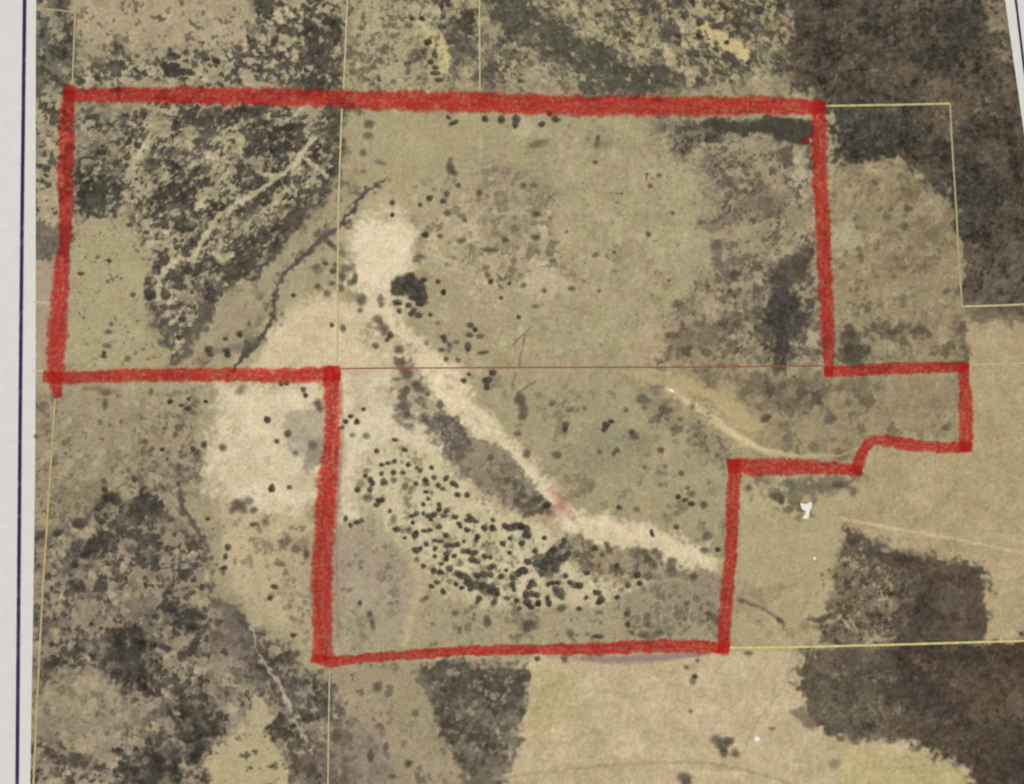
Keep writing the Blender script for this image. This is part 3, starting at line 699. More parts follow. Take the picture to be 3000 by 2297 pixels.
# ------------------------------------------------------------------ mesh helpers
def mesh_obj(name, verts, faces, mat, parent=None, colors=None, smooth=True):
    """one mesh object with its origin at its own middle"""
    v = np.asarray(verts, float)
    o0 = np.array([v[:, 0].mean(), v[:, 1].mean(), v[:, 2].min()])
    me = bpy.data.meshes.new(name)
    f = np.asarray(faces)
    nv, nf, k = len(v), len(f), f.shape[1]
    me.vertices.add(nv); me.vertices.foreach_set('co', (v - o0).astype(np.float32).ravel())
    me.loops.add(nf * k); me.loops.foreach_set('vertex_index', f.astype(np.int32).ravel())
    me.polygons.add(nf); me.polygons.foreach_set('loop_start', np.arange(0, nf * k, k, dtype=np.int32))
    me.polygons.foreach_set('use_smooth', np.full(nf, smooth))
    me.update(calc_edges=True)
    if colors is not None:
        ca = me.color_attributes.new('ink', 'FLOAT_COLOR', 'POINT')
        ca.data.foreach_set('color', np.asarray(colors, np.float32).ravel())
    me.materials.append(mat)
    o = bpy.data.objects.new(name, me)
    col.objects.link(o)
    o.location = o0
    if parent is not None:
        o.parent = parent
        q = Vector(o0)
        p = parent
        while p is not None:
            q = q - p.location
            p = p.parent
        o.location = q
    return o

def grid_faces(nu, nv):
    i = np.arange((nu - 1) * (nv - 1))
    a = (i // (nu - 1)) * nu + i % (nu - 1)
    return np.stack([a, a + 1, a + nu + 1, a + nu], -1)

LAYER = {'inner': .03 * MM, 'print': .06 * MM, 'tree': .09 * MM, 'line': .12 * MM, 'mark': .15 * MM}

# ------------------------------------------------------------------ table and sheet
tv = [(-.8, -.6, -.03), (.8, -.6, -.03), (.8, .6, -.03), (-.8, .6, -.03), (-.8, -.6, 0), (.8, -.6, 0), (.8, .6, 0), (-.8, .6, 0)]
table = mesh_obj('table_top', tv, [(3, 2, 1, 0), (4, 5, 6, 7), (0, 1, 5, 4), (1, 2, 6, 5), (2, 3, 7, 6), (3, 0, 4, 7)], M_WOOD, smooth=False)
table['kind'] = 'structure'

root = bpy.data.objects.new('aerial_photo_sheet', None)
col.objects.link(root)
root.empty_display_size = .02
root['label'] = 'printed aerial photograph of dry rangeland on white paper with a parcel outlined in red marker'
root['category'] = 'map print'

# picture corners on the sheet: along its measured left and right edges, a little beyond the photo above and below
def edge_at(p, q, y):
    return p[0] + (q[0] - p[0]) * (y - p[1]) / (q[1] - p[1])
TOP, BOT = -150, 2440
le, re = ((106, 0), (88, 2297)), ((2944, 0), (3000, 405))
Q = on_sheet([edge_at(*le, TOP), edge_at(*re, TOP), edge_at(*re, BOT), edge_at(*le, BOT)], [TOP, TOP, BOT, BOT])[:, :2]
uax = ((Q[1] - Q[0]) + (Q[2] - Q[3])); uax /= np.linalg.norm(uax)
vax = np.array([-uax[1], uax[0]])

def quad_grid(c, nu, nv, dz):
    u = np.linspace(0, 1, nu)[None, :, None]; v = np.linspace(0, 1, nv)[:, None, None]
    p = (c[3] * (1 - u) + c[2] * u) * (1 - v) + (c[0] * (1 - u) + c[1] * u) * v
    p = p.reshape(-1, 2)
    return np.column_stack([p, lift(p[:, 0], p[:, 1]) + dz])

def grown(c, left, right, top, bottom):
    return np.array([c[0] - uax * left + vax * top, c[1] + uax * right + vax * top, c[2] + uax * right - vax * bottom, c[3] - uax * left - vax * bottom])

page = quad_grid(grown(Q, 17 * MM, 15 * MM, 14 * MM, 16 * MM), 90, 70, 0)
mesh_obj('paper', page, grid_faces(90, 70), M_PAPER, root)

# strip between frame line and picture, then the frame line, along the measured left edge and parallel on the other sides
def strip_px(pts, widths, seg, rag=0.0, seed=1, rows=(-1.0, -.72, 0.0, .72, 1.0)):
    """rows of points across a hand-measured line (photo px), resampled every seg px; ragged edges"""
    p = np.asarray(pts, float); w = np.asarray(widths, float)
    s = np.r_[0, np.cumsum(np.hypot(*np.diff(p, axis=0).T))]
    t = np.linspace(0, s[-1], max(2, int(s[-1] / seg)))
    x = np.interp(t, s, p[:, 0]); y = np.interp(t, s, p[:, 1]); ww = np.interp(t, s, w) / 2
    k = max(1, int(14 / seg))
    if len(t) > 4 * k:
        ker = np.ones(2 * k + 1) / (2 * k + 1)
        pad = lambda a: np.convolve(np.r_[np.full(k, a[0]), a, np.full(k, a[-1])], ker, 'valid')
        ex0, ey0 = x.copy(), y.copy()
        x, y = pad(x), pad(y); x[0], y[0], x[-1], y[-1] = ex0[0], ey0[0], ex0[-1], ey0[-1]
    dx, dy = np.gradient(x), np.gradient(y)
    n = np.hypot(dx, dy) + 1e-9
    nx, ny = -dy / n, dx / n
    out = []
    for r in rows:
        k_ = 1.0
        if rag:
            side = 1 if r >= 0 else 2
            k_ = 1 + rag * (vnoise(t / 9, np.full_like(t, seed * 3.7), seed * 5 + side) * .9 + vnoise(t / 33, np.full_like(t, seed * 1.3), seed * 7 + side))
        out.append((x + nx * ww * r * k_, y + ny * ww * r * k_))
    return t, np.array([o[0] for o in out]), np.array([o[1] for o in out])

def strip_obj(name, pts, widths, mat, parent, rgb, layer, seg=10, rag=0.0, seed=1, alpha=(0, 1, 1, 1, 0), vary=None):
    rows = (-1.0, -.72, 0.0, .72, 1.0) if len(alpha) == 5 else tuple(np.linspace(-1, 1, len(alpha)))
    t, X, Y = strip_px(pts, widths, seg, rag, seed, rows)
    nr, nt = X.shape
    P = on_sheet(X.ravel(), Y.ravel()); P[:, 2] += LAYER[layer]
    c = np.ones((nr, nt, 4)); c[..., :3] = ink(rgb)
    c[..., 3] = np.asarray(alpha, float)[:, None]
    if vary is not None:
        c = vary(t, X, Y, c)
    ends = np.zeros(nt); m = min(2, nt // 2)
    f = grid_faces(nt, nr)
    return mesh_obj(name, P, f, mat, parent, c.reshape(-1, 4))

inner = quad_grid(grown(Q, 2.45 * MM, 2.45 * MM, 2.4 * MM, 2.4 * MM), 60, 50, LAYER['inner'])
mesh_obj('inner_margin', inner, grid_faces(60, 50), M_INNER, root)
NAVY = (52, 44, 84)
left_line = [(74, TOP - 30), (72, 0), (65, 600), (60, 1100), (55, 1700), (50, 2297), (49, BOT + 30)]
strip_obj('frame_line', left_line, [11] * 7, M_LINE, root, NAVY, 'line', seg=20)
G = grown(Q, 2.9 * MM, 2.7 * MM, 2.6 * MM, 2.6 * MM)
gx, gy = to_photo(np.column_stack([G, lift(G[:, 0], G[:, 1])]))
strip_obj('frame_line', [(gx[1], gy[1]), (2975, 0), (3000, 204), (gx[2], gy[2])], [8] * 4, M_LINE, root, (58, 50, 66), 'line', seg=20)
strip_obj('frame_line', [(left_line[0][0], gy[0]), (gx[1], gy[1])], [8] * 2, M_LINE, root, NAVY, 'line', seg=20)
strip_obj('frame_line', [(left_line[-1][0], gy[3]), (gx[2], gy[2])], [8] * 2, M_LINE, root, NAVY, 'line', seg=20)

# ------------------------------------------------------------------ the printed picture
NU, NV = 1130, 880
grid = quad_grid(Q, NU, NV, LAYER['print'])
gpx, gpy = to_photo(grid - np.array([0, 0, LAYER['print']]))
rgb = paint(gpx, gpy)
ink_lin = ink(rgb)
faces = grid_faces(NU, NV)
fcx = gpx[faces].mean(1); fcy = gpy[faces].mean(1)

creek_w = 18.0
def ribbon(pts, w):
    t, X, Y = strip_px(np.asarray(pts) * V, [w * V] * len(pts), 40, rows=(-1, 1))
    return [(x / V, y / V) for x, y in list(zip(X[0], Y[0])) + list(zip(X[1][::-1], Y[1][::-1]))]

PATCHES = [   # name, outline, what sets it apart
    ('woodland', N_WOOD, 'mottled dark woodland above the top red line, left of the centre'),
    ('woodland', NE_WOOD, 'dense dark woodland in the top right corner'),
    ('woodland', NW_WOOD, 'broken dark woodland in the upper left of the red outline'),
    ('meadow', NW_FIELD, 'smooth tan meadow at the left end of the red outline'),
    ('open_field', CENTER_FIELD, 'broad smooth tan field in the middle of the red outline'),
    ('brush', E_BRUSH, 'grey brown brush along the right upright of the red outline'),
    ('pasture', E_PASTURE, 'tan brown pasture right of the red outline'),
    ('open_field', E_FIELD, 'plain yellowish field at the right edge'),
    ('brush', TONGUE, 'brown brushy strip between the two steps of the red outline'),
    ('hillside', OLIVE_SLOPE, 'olive slope above the pale wash'),
    ('grove', DOT_GROVE, 'pale ground dotted with dark trees in the lower part of the outline'),
    ('sand_wash', WASH, 'pale sandy wash running diagonally to the lower right'),
    ('sand_flat', SAND_FLAT, 'brightest bare sand patch left of the centre'),
    ('brush', MID_BRUSH, 'dark grey brush below the bend of the wash'),
    ('bare_ground', SW_GREY, 'mauve grey ground in the lower left corner of the outline'),
    ('sand_flat', W_SAND, 'pale sandy ground left of the lower red upright'),
    ('brush', SW_BRUSH, 'mottled brush filling the lower left corner'),
    ('open_field', S_FIELD, 'pale tan field at the bottom with a curved track'),
    ('woodland', SE_BLOCK, 'square-cornered dark wood right of the outline'),
    ('woodland', SE_WOOD, 'dark brown woodland in the bottom right corner'),
    ('creek', ribbon(CREEK, 14), 'thin dark creek winding down to the lower left'),
]
fid = np.zeros(len(faces), int)
for k, (nm, pts, _) in enumerate(PATCHES, 1):
    p = np.asarray(pts) * V
    box = np.nonzero((fcx > p[:, 0].min()) & (fcx < p[:, 0].max()) & (fcy > p[:, 1].min()) & (fcy < p[:, 1].max()))[0]
    ins = poly_dist(p, fcx[box], fcy[box]) > 0
    fid[box[ins]] = k

def patch_obj(name, k, parent):
    f = faces[fid == k]
    used = np.unique(f)
    remap = np.zeros(len(grid), np.int64); remap[used] = np.arange(len(used))
    c = np.ones((len(used), 4)); c[:, :3] = ink_lin[used]
    return mesh_obj(name, grid[used], remap[f], M_PRINT, parent, c)

picture = patch_obj('aerial_picture', 0, root)
for k, (nm, pts, lab) in enumerate(PATCHES, 1):
    o = patch_obj(nm, k, picture)
    o['label'] = lab

# ------------------------------------------------------------------ trees and bushes in the print
# (x, y, radius[, radius_y[, turn]]) in the enlarged view of the tile at (ox, oy); 's' soft grey-brown, 'o' olive, '' dark
Z = 2194.0 / 800.0
TREES = {
 (750, 1100, ''): '90,358,27 255,470,32 168,530,18 380,115,22 398,160,18 130,915,25 130,885,14 268,898,19 720,370,20 760,330,22,16 812,370,24 690,420,20,14 865,272,15 1115,518,26,16 970,608,20 1195,598,24,16 '
   '1110,690,18 1060,705,24,14 1010,718,24,13 1222,718,20 1295,742,16 1410,740,17 1010,790,18 1105,782,22 1185,780,13 878,808,17 1320,765,14 920,840,27 935,872,20 1025,858,32 812,918,26 915,918,22 1285,870,20 1362,842,24 1378,872,18 '
   '1428,820,22 1465,882,19 1500,912,20,14 1525,830,30,18,-40 1585,868,32,22 1612,888,16 1618,958,24,20 1695,960,23 1365,935,18,12 1385,992,18,14 1345,1035,18 1470,1035,16 1470,1075,22 1532,1088,24 1510,1128,28,20 1600,1138,28,18 '
   '990,1005,30,24 970,1040,24,18 1020,1000,18 1075,1090,13 720,1150,20 850,1165,18 810,1180,26,16 760,1205,16 1285,1110,26,18,-40 1250,1130,20,14 1260,1182,15 1345,1110,15 1385,1130,28,20 1430,1120,22 1405,1155,20 1128,1235,28,22 '
   '1195,1305,11 1275,1288,26,34,15 1288,1262,18 1470,1215,28,18,-30 1350,1250,26,14 1400,1240,18,12 1730,1160,32,26 1710,1130,20 1770,1174,20,10 1690,1165,16 1905,1162,18 1630,1190,24,16 1642,1215,16 1695,1240,22 1835,1222,28 1900,1225,28,32 '
   '2030,1225,44,28 2000,1210,24 2065,1215,26 2130,1215,28 2172,1228,28 2182,1275,28 1525,1285,22 1440,1328,26,14 1485,1332,22,13 1780,1295,22 1768,1325,20 1368,1355,22 1535,1365,28,18 1580,1365,30,20 1622,1355,22 1290,1402,36,24 1320,1388,18 1440,1390,20 '
   '1670,1332,13 2040,1308,15 2135,1350,19 1985,1350,24 1665,1412,24 1705,1412,22 1742,1430,24 1772,1420,16 1835,1450,28,20 1882,1458,20 2035,1425,15 1435,1455,16,11 1530,1440,26 1530,1475,20 1590,1450,18 1345,1530,18 1770,1492,38,24 1728,1480,24 '
   '1905,1532,28,22 1878,1548,20 1555,1555,27 1430,1570,22 1482,1580,30,24 1490,1515,13 1618,1590,34,24 1660,1610,38,26 1695,1628,34,24 1830,1602,36,26 1778,1610,26 2010,1565,13 1970,1615,22 2150,1568,40,34 2108,1592,28 2180,1495,28,20 2060,1625,26 1885,1602,22',
 (750, 1101, 's'): '235,1335,52,36,-40 325,1400,36,26 405,1440,22,34 190,1515,44,22 495,225,36 515,270,22 885,765,20 1105,840,18 1410,945,13 1290,1480,18 1230,1240,24 1180,1250,14 320,625,20 455,560,36 1290,90,50,36,30 1195,135,24,36 1340,118,26,18 1380,152,16 1180,245,32,20 1210,320,26 1225,410,52,26 1480,240,24,36 1350,340,36 1370,372,22 1885,660,20 2130,960,28,14',
 (750, 1102, 'o'): '840,868,38 1105,1160,24,34 1850,1372,38,32 900,980,34 775,480,18 885,485,26 1250,905,26,16,-30 1200,890,18 1350,880,16 1640,1505,24',
 (750, 1697, ''): '1410,58,22,16 1455,25,24,18 1605,38,16 1650,68,20,14 1505,102,24 1700,30,36,26 1760,50,36,24 1830,50,38,24 1890,65,36,24 1930,85,26,20 1880,95,26,16 1720,85,20,12 1790,155,26,28 1775,188,15 1910,188,28 2060,40,30 2070,80,22 1940,120,22,14 2020,150,24,14 2090,170,18 2115,235,17 2170,130,28 2182,190,32 2190,60,22 835,190,14,20 150,60,34,20 115,150,18 300,450,24,18',
 (750, 1698, 's'): '1340,165,26,22 1370,150,14 915,280,20,26 935,345,16,30 940,385,14 1440,520,11 1420,360,16,10 1635,395,12 975,865,48,40 1040,1350,20,26 1600,270,30,24 1855,340,24,50 1280,1075,24 320,600,22,30 520,740,26,14 1690,1115,30 1540,1120,24 1740,1550,34 2130,800,30 2110,900,36 1220,1480,30 920,1420,24,44 640,1270,40 510,1330,44,26 310,1440,24,40 200,1150,60,36 420,1110,48,30,-40 150,1500,24,30 1100,1585,40,18 700,1600,30',
 (1500, 1100, ''): '30,1210,28 75,1212,32 118,1238,30 132,1290,24 100,1282,24 78,1352,21 260,1305,16 185,1410,24 420,1330,22,26 400,1372,30,22 332,1400,36,24 300,1440,34 282,1490,44,30 345,1500,48,32 402,1470,40,26 442,1440,34,18,-30 250,1542,42 200,1510,38,28 130,1500,36,22 240,1592,34 78,1570,44,32 50,1592,24 430,1610,22 350,1562,34 600,1585,30,22 665,1390,22 845,1530,20 1320,1218,19 1120,1258,14,22 1132,1285,11 1650,1398,17 1335,975,20 '
   '1005,1605,26 280,1042,34,26 430,395,34,30 425,432,20 755,400,30,26 740,432,22 795,370,24,16 860,1060,19 1440,1032,30,20 1390,1000,26,16',
 (1500, 1101, 's'): '760,1360,20 780,1402,28 620,1335,34,20 960,1425,30 1000,1450,36 1070,1430,32 1020,1410,26 1150,1412,20 1182,1460,20 1190,1430,16 1290,1490,34,26 1560,1290,40,36 1545,1405,40,22 1090,1610,26 1280,1550,30 1460,1620,34,22 200,1005,36,22 150,1012,30 100,1040,32,22 40,1010,30 230,1090,26 290,1100,24,18 140,1100,24,16 70,960,30 30,860,24 1440,950,28,24 1535,1040,26 1410,905,13 1000,1075,20 60,190,44,52 92,270,42,60 80,335,34,26 985,490,36,28 960,455,20 1310,440,38,34 1180,325,28,18 320,225,20,14 580,265,10 840,600,20,16 700,615,14 815,630,14 1065,735,12 1360,788,16 1230,730,13 1045,190,46,40 2035,345,46,24,-30 1195,600,22 115,630,30 360,640,36,24 460,275,24,14 915,275,14 40,470,24,14 2090,970,40,24,30 2160,1010,16 1900,900,24',
 (1500, 1697, ''): '160,40,34,26 160,15,18 290,40,18 330,30,34,22 370,30,20 385,110,44 350,80,28 402,145,24 105,120,22,28 108,180,20,26 150,222,30,18 210,195,26,30 198,130,24 160,115,26 285,150,18,26 297,195,20,28 500,50,40,28 542,52,32 465,25,20 685,110,34,24 715,165,34,30 695,188,28,18 665,100,15 595,150,15 845,145,24,15,-20 930,52,21 1025,32,24 540,238,24,16 920,280,22,26 930,362,20,26 1468,780,20 205,640,20 688,458,44,16 40,172,16 60,232,14',
 (1500, 1698, 's'): '395,235,40,26 700,265,24,10 470,440,26,34 605,440,14 1045,455,30,13 1385,315,20,14 1080,365,16 875,90,15 130,370,80,50 1450,818,26 1490,655,11 1400,710,14 1635,1285,50,40 1690,1335,56,48 1745,1300,44,38 1700,1390,32,40 1790,1400,40 1380,1595,52,40 1405,1640,40 1435,1060,11 420,640,24,30 1900,595,36,13 120,780,30 40,880,50,60 960,430,16 1180,430,20,12 1640,330,20,30 1575,280,24,14',
 (2200, 1697, 'o'): '672,1490,48 165,1200,26,12',
 (2200, 1696, 's'): '230,330,30,16,40 470,640,24 720,1280,30,22 1120,1300,60,18 620,1225,40,34 1330,1360,50,26 580,310,60,14,-25 600,470,50,14 820,660,60,40 1100,680,70,36 1180,900,130,50 900,750,60,20 700,600,60,20',
 (750, 550, ''): '1160,752,56,44 1222,735,48 1250,702,24 1275,765,44 1312,805,44 1335,862,34,40 1205,795,44,34 1115,830,36,28 1345,745,30,20 1255,885,46,18 1130,925,44,26 1225,945,24,20 1312,935,34,20 1265,985,28,20,-30 1245,1015,20 1150,992,16,22 1310,1028,22 1400,1022,14 1465,755,17 1505,840,22 1885,752,22 2035,770,12 1970,885,10 1505,1200,24,18 1515,1230,18 1720,1105,28,22 1760,1140,19 1715,1185,30,20 1700,1270,28,32 1705,1297,20 1080,1185,22,32,15 1055,1220,16 '
   '610,1105,17 560,608,18 620,672,20,15 1395,85,32,24 1320,138,14 1500,108,22,18 1095,120,22 1095,222,15 1670,1550,24,20 1710,1500,13 1860,1545,42,30 1900,1490,30 1855,1600,24,30 200,1580,20,15 245,1575,20,14 300,865,18,14 2110,1040,12 1360,380,30,20',
 (750, 551, 's'): '1860,705,18 1555,1265,18 1495,1305,26,12 1550,1310,12 1365,1250,12 1620,1385,17,12 1525,1378,10 960,1270,24,18 1000,890,24,28 1005,940,20 980,1060,34,40,-30 1010,1120,50,40 1040,1155,36 1150,1300,44,34 1165,1420,46,34 1215,1500,42 700,1130,20,30 480,635,34,15,-25 600,455,36,15,25 640,620,22,16 715,645,40,28 780,640,24,40 795,725,22,44 765,765,36,20 690,720,22,34 610,770,26,18 680,805,28 495,790,22,14 570,850,26 835,985,20,14 1530,50,20,26 1790,40,20,28 1645,425,30,18 1885,500,50,10 1310,555,44,14 1290,585,40,14 1535,205,26 1680,265,12 850,900,44,50 1480,390,24,16 2000,420,20 1290,1020,20 1610,1240,20,12 1800,1195,30,14 1820,1325,50,12,-8 1460,1090,14 430,510,16,12 1130,1540,40,10',
 (0, 1100, ''): '2148,355,24 1640,555,24 1580,615,32,24,-30 1552,590,22,18 1365,210,20 1515,190,15 1458,240,20,10 1655,210,15,11 1510,265,24,18 1305,595,18,15 1250,990,20,36 1435,870,17,24 1080,835,20,26 1670,1150,18,15 1240,1165,18 1210,1215,26,38 840,920,26,22 1830,1380,22,28 1812,1455,16,26 1805,1545,22,17 735,1380,38,30 730,1330,24,30 640,1190,64,46 470,1260,60,26,-25 870,980,60,50 930,1000,46,56 800,1060,50,30,-30 2175,910,16,24',
 (0, 1101, 's'): '1570,215,40,18,-30 1790,580,30 1165,530,22 1225,590,14 835,850,16,24 1070,1395,46,34 1540,1185,34,26 1460,1010,30,24 1455,1060,20 1475,1110,20 1450,960,26,34 1915,1040,66,46 1865,1085,30,24 1960,1095,34,18 2040,1082,28,18 2000,1010,30 1560,1295,16 1610,1350,15,20 1650,1430,14,24 1700,1465,18,14 1375,715,16 1430,725,14 1310,1250,20,34 1070,1160,50,44 900,1200,34 2130,1180,30 2040,1195,34,14 845,230,18,36 290,490,18,12 1930,120,44,30,-50 850,140,40,22 1215,130,14,26 1200,1290,34,24 700,1150,24',
 (0, 550, ''): '1925,1180,30,26 1812,1215,14 1680,1300,36,28 1820,1310,32,26 1690,1340,30,14 1830,1345,26,20 1245,970,18 1335,860,36,60 1200,860,44,50 1470,1055,30,20 835,1355,22,18 835,1325,14 650,690,26,14 880,590,12 1040,298,26,10',
 (0, 551, 's'): '870,1160,26,14 860,1270,30,14 895,1095,12 1070,860,14 1310,1250,50,34 1980,1290,24,40,40 1390,960,30,16 1320,1070,24,10 1400,1130,50,16',
 (750, 0, ''): '1380,340,36,28 1435,440,24,30 1345,420,20,24 1400,500,22,28 1440,545,30,18 1435,590,44,14 1470,645,36,15 1560,335,22,18 1335,150,24,18,40 1480,215,30,18 1255,150,28,18,40 1840,960,26,30 1970,960,28,34 2090,955,34,40 2080,1010,24 1590,985,46,16,-25 1545,945,24,14,30',
 (750, 1, 's'): '1030,390,18,30 1010,500,22,14 1300,480,22,16 1220,505,34,10 845,225,24,15 860,130,10,44 990,640,10 1105,655,17 1560,1355,38,44 1560,1290,20,26 1592,1392,22,16 1000,1310,58,14,18 910,1000,40,34 1625,1490,16 780,580,34 760,420,20,60 900,1090,40,26 860,1230,24,30 860,1380,26,12 1700,250,40 1640,380,34 1230,210,30,20',
 (1500, 0, ''): '240,1000,28,22 350,960,40,30 300,915,26 1500,290,40,17,40 1725,340,19,15 1640,400,24,16,30 1700,450,16 1930,450,28,15,30 1900,505,18 1390,120,34 1510,180,38,30 1980,90,44,34 1585,1130,46,24 1340,290,30,24',
 (1500, 1, 's'): '680,1160,24,34 690,1110,12,20 670,1305,14,10 1225,290,36,24,20 930,290,30 200,1160,90,24,-14 1180,1410,18,13 1110,1495,14 170,1490,20,14 95,1490,18 1180,420,40,16 1200,560,70,44,25 1340,620,60,40,30 2020,400,60,40 1810,160,60',
 (2200, 1100, 's'): '550,215,28,16,20 640,350,50,40 210,970,34,26 245,1010,16,26 570,1600,10 1080,1490,16 980,1560,26 1560,420,26,18 700,880,40,30 820,930,30,40 300,1080,40,24 120,345,40,18,-30 840,1330,40,24 950,1420,40 500,570,40 880,785,14',
 (2200, 550, 's'): '810,1170,26,40 790,1290,34,30 800,1350,46,36 865,1290,24,18 1700,1120,24,40 1700,1280,22,14 1130,1160,50,14 1350,1150,70,24 1090,240,40,26,30 1240,310,34 1260,165,34,22 1570,830,34,16,-30 380,620,50,34,-30 440,500,24,30 240,680,40,18 220,760,60,20',
 (1500, 550, 's'): '1095,375,20,18 670,540,34,11,-20 1290,205,13,11 1795,695,50,40 1330,930,40,30 1640,460,44,36 1520,280,36,18 195,215,44,20 190,400,40,24 90,785,20,13 190,955,22,11 52,1042,12 1500,1095,40,30 1410,1310,40,50 1570,1330,30 700,830,11 260,825,16 1300,1190,50,26 1750,830,13 1790,945,11 480,810,26,14 20,335,30,40 330,590,26,18',
}
INKS = {'': ((76, 70, 59), .88), 's': ((100, 90, 77), .60), 'o': ((118, 111, 86), .55)}
rng = np.random.RandomState(5)
blobs = []
for (ox, oy, kind), text in TREES.items():
    oy0 = {551: 550, 1101: 1100, 1102: 1100, 1698: 1697, 1696: 1697, 1: 0}.get(oy, oy)
    for tok in text.split():
        q = [float(v) for v in tok.split(',')]
        x, y, r = q[:3]
        ry = q[3] if len(q) > 3 else r
        a = q[4] if len(q) > 4 else 0.0
        blobs.append((ox + x / Z, oy0 + y / Z, r / Z, ry / Z, a, kind))

def blob_geo(x, y, rx, ry, a, kind):
    n = 14
    th = np.arange(n) * 2 * math.pi / n + rng.rand() * 6
    rough = 1 + .17 * rng.randn(n)
    rough = (rough * 2 + np.roll(rough, 1)) / 3
    c, s = math.cos(math.radians(a)), math.sin(math.radians(a))
    rgb, al = INKS[kind]
    soft = 1.0 if kind == '' else 1.25
    inner, outer = (.52, 1.22) if kind == '' else (.45, 1.35)
    px, py = [x], [y]
    for k in (inner, outer):
        ux = np.cos(th) * rx * rough * k; uy = np.sin(th) * ry * rough * k
        if k == outer:      # the print's blur is about the same width for every blot
            ux = np.cos(th) * (rx * rough * .92 + 4.2 * soft); uy = np.sin(th) * (ry * rough * .92 + 4.2 * soft)
            if kind != '':
                ux *= 1.1; uy *= 1.1
        px += list(x + ux * c - uy * s); py += list(y + ux * s + uy * c)
    P = on_sheet(px, py); P[:, 2] += LAYER['tree'] + rng.rand() * .02 * MM
    col4 = np.ones((2 * n + 1, 4))
    tone = np.array(rgb) + rng.randn() * 9 + 2 + np.array([1, 0, -1]) * rng.randn() * 2
    col4[:, :3] = ink(tone)
    col4[0, :3] = ink(tone + rng.randn() * 6 + 3)
    if kind == '':
        lit = np.cos(th - 5.5 + .5 * rng.randn())          # crowns are paler on their sunny side in the print
        col4[1:n + 1, :3] = ink(np.clip(tone[None] + lit[:, None] * 14 + 2, 30, 200))
    al = np.clip(al + rng.randn() * (.09 if kind == '' else .10), .3, 1)
    col4[:n + 1, 3] = al
    col4[n + 1:, 3] = 0
    f = [(0, 1 + i, 1 + (i + 1) % n) for i in range(n)]
    for i in range(n):
        j = (i + 1) % n
        f += [(1 + i, n + 1 + i, n + 1 + j), (1 + i, n + 1 + j, 1 + j)]
    return P, f, col4

order = sorted(range(len(blobs)), key=lambda i: (blobs[i][5] != '', -blobs[i][2] * blobs[i][3]))
rest = []
for k, i in enumerate(order):
    P, f, c4 = blob_geo(*blobs[i])
    if k < 300:
        mesh_obj('tree', P, f, M_TREE, picture, c4)
    else:
        rest.append((P, f, c4))
if rest:
    vs_, fs_, cs_, off = [], [], [], 0
    for P, f, c4 in rest:
        vs_.append(P); fs_.append(np.asarray(f) + off); cs_.append(c4); off += len(P)
    o = mesh_obj('scattered_bushes', np.concatenate(vs_), np.concatenate(fs_), M_TREE, picture, np.concatenate(cs_))
    o['kind'] = 'stuff'

# small white marks: pale roofs or stones, among them one shaped like a T with a bent foot
def white_mark(pts, label=None):
    p = np.asarray(pts, float)
    c = p.mean(0)
    P = np.vstack([[c], p, c + (p - c) * 1.0 + (p - c) / np.linalg.norm(p - c, axis=1)[:, None] * 2.5])
    n = len(p)
    S = on_sheet(P[:, 0], P[:, 1]); S[:, 2] += LAYER['line']
    c4 = np.ones((2 * n + 1, 4)); c4[:, :3] = ink((240, 236, 222)); c4[n + 1:, 3] = 0
    f = [(0, 1 + i, 1 + (i + 1) % n) for i in range(n)]
    for i in range(n):
        j = (i + 1) % n
        f += [(1 + i, n + 1 + i, n + 1 + j), (1 + i, n + 1 + j, 1 + j)]
    o = mesh_obj('white_mark', S, f, M_TREE, picture, c4)
    if label:
        o['label'] = label

def tp(ox, oy, *pts):
    return [(ox + x / Z, oy + y / Z) for x, y in pts]
white_mark(tp(2200, 1100, (396, 1030), (440, 1036), (487, 1018), (485, 1062), (466, 1088), (462, 1146), (416, 1150), (420, 1128), (436, 1112), (436, 1086), (410, 1072)), 'hooked white mark in the field right of the lower red upright')
white_mark(tp(2200, 1100, (500, 1462), (515, 1458), (522, 1472), (508, 1480)))
white_mark(tp(1500, 1100, (1262, 110), (1285, 108), (1302, 130), (1282, 138)), 'white mark at the head of the pale track')
white_mark(tp(1500, 1697, (1948, 1268), (1975, 1262), (1992, 1285), (1970, 1298), (1948, 1290)), 'white mark in the bottom field')

# ------------------------------------------------------------------ printed survey lines
YEL = (206, 192, 128)
def yl(pts, rgb=YEL, w=5.5, a=.85, seed=1):
    strip_obj('survey_line', pts, [w] * len(pts), M_LINE, root, rgb, 'line', seg=12, seed=seed, alpha=(0, a, a, a, 0))
yl([(228, TOP), (222, 0), (213, 250)], (190, 180, 130))
yl([(162, 1168), (144, 1450), (128, 1697), (118, 1880), (99, 2290), (92, BOT)], (192, 178, 122), 7)
yl([(108, 25), (165, 29), (221, 37)], (176, 168, 116))
yl([(99, 884), (152, 888)], (210, 196, 150))
yl([(97, 1086), (132, 1086)], (214, 202, 160))
yl([(1021, TOP), (1018, 0), (1007, 262)], (206, 196, 150))
yl([(1002, 318), (996, 480), (992, 600), (989, 842), (987, 1070)], (206, 194, 140), 6)
yl([(966, 1962), (964, 2080), (961, 2297), (960, BOT)], (196, 184, 140))
yl([(1404, TOP), (1404.5, 0), (1406, 266)], (202, 192, 148))
yl([(2415, 311), (2600, 308), (2783, 304)], (206, 194, 130), 7)
yl([(2783, 304), (2787, 400), (2800, 600), (2808, 750), (2818, 898)], (188, 176, 136))
yl([(2818, 898), (2900, 896), (3000, 892), (edge_at(*re, 886) - 4, 886)], (206, 196, 148), 6.5)
yl([(2834, 1068), (3000, 1064), (edge_at(*re, 1060) - 4, 1060)], (204, 190, 140), 5)
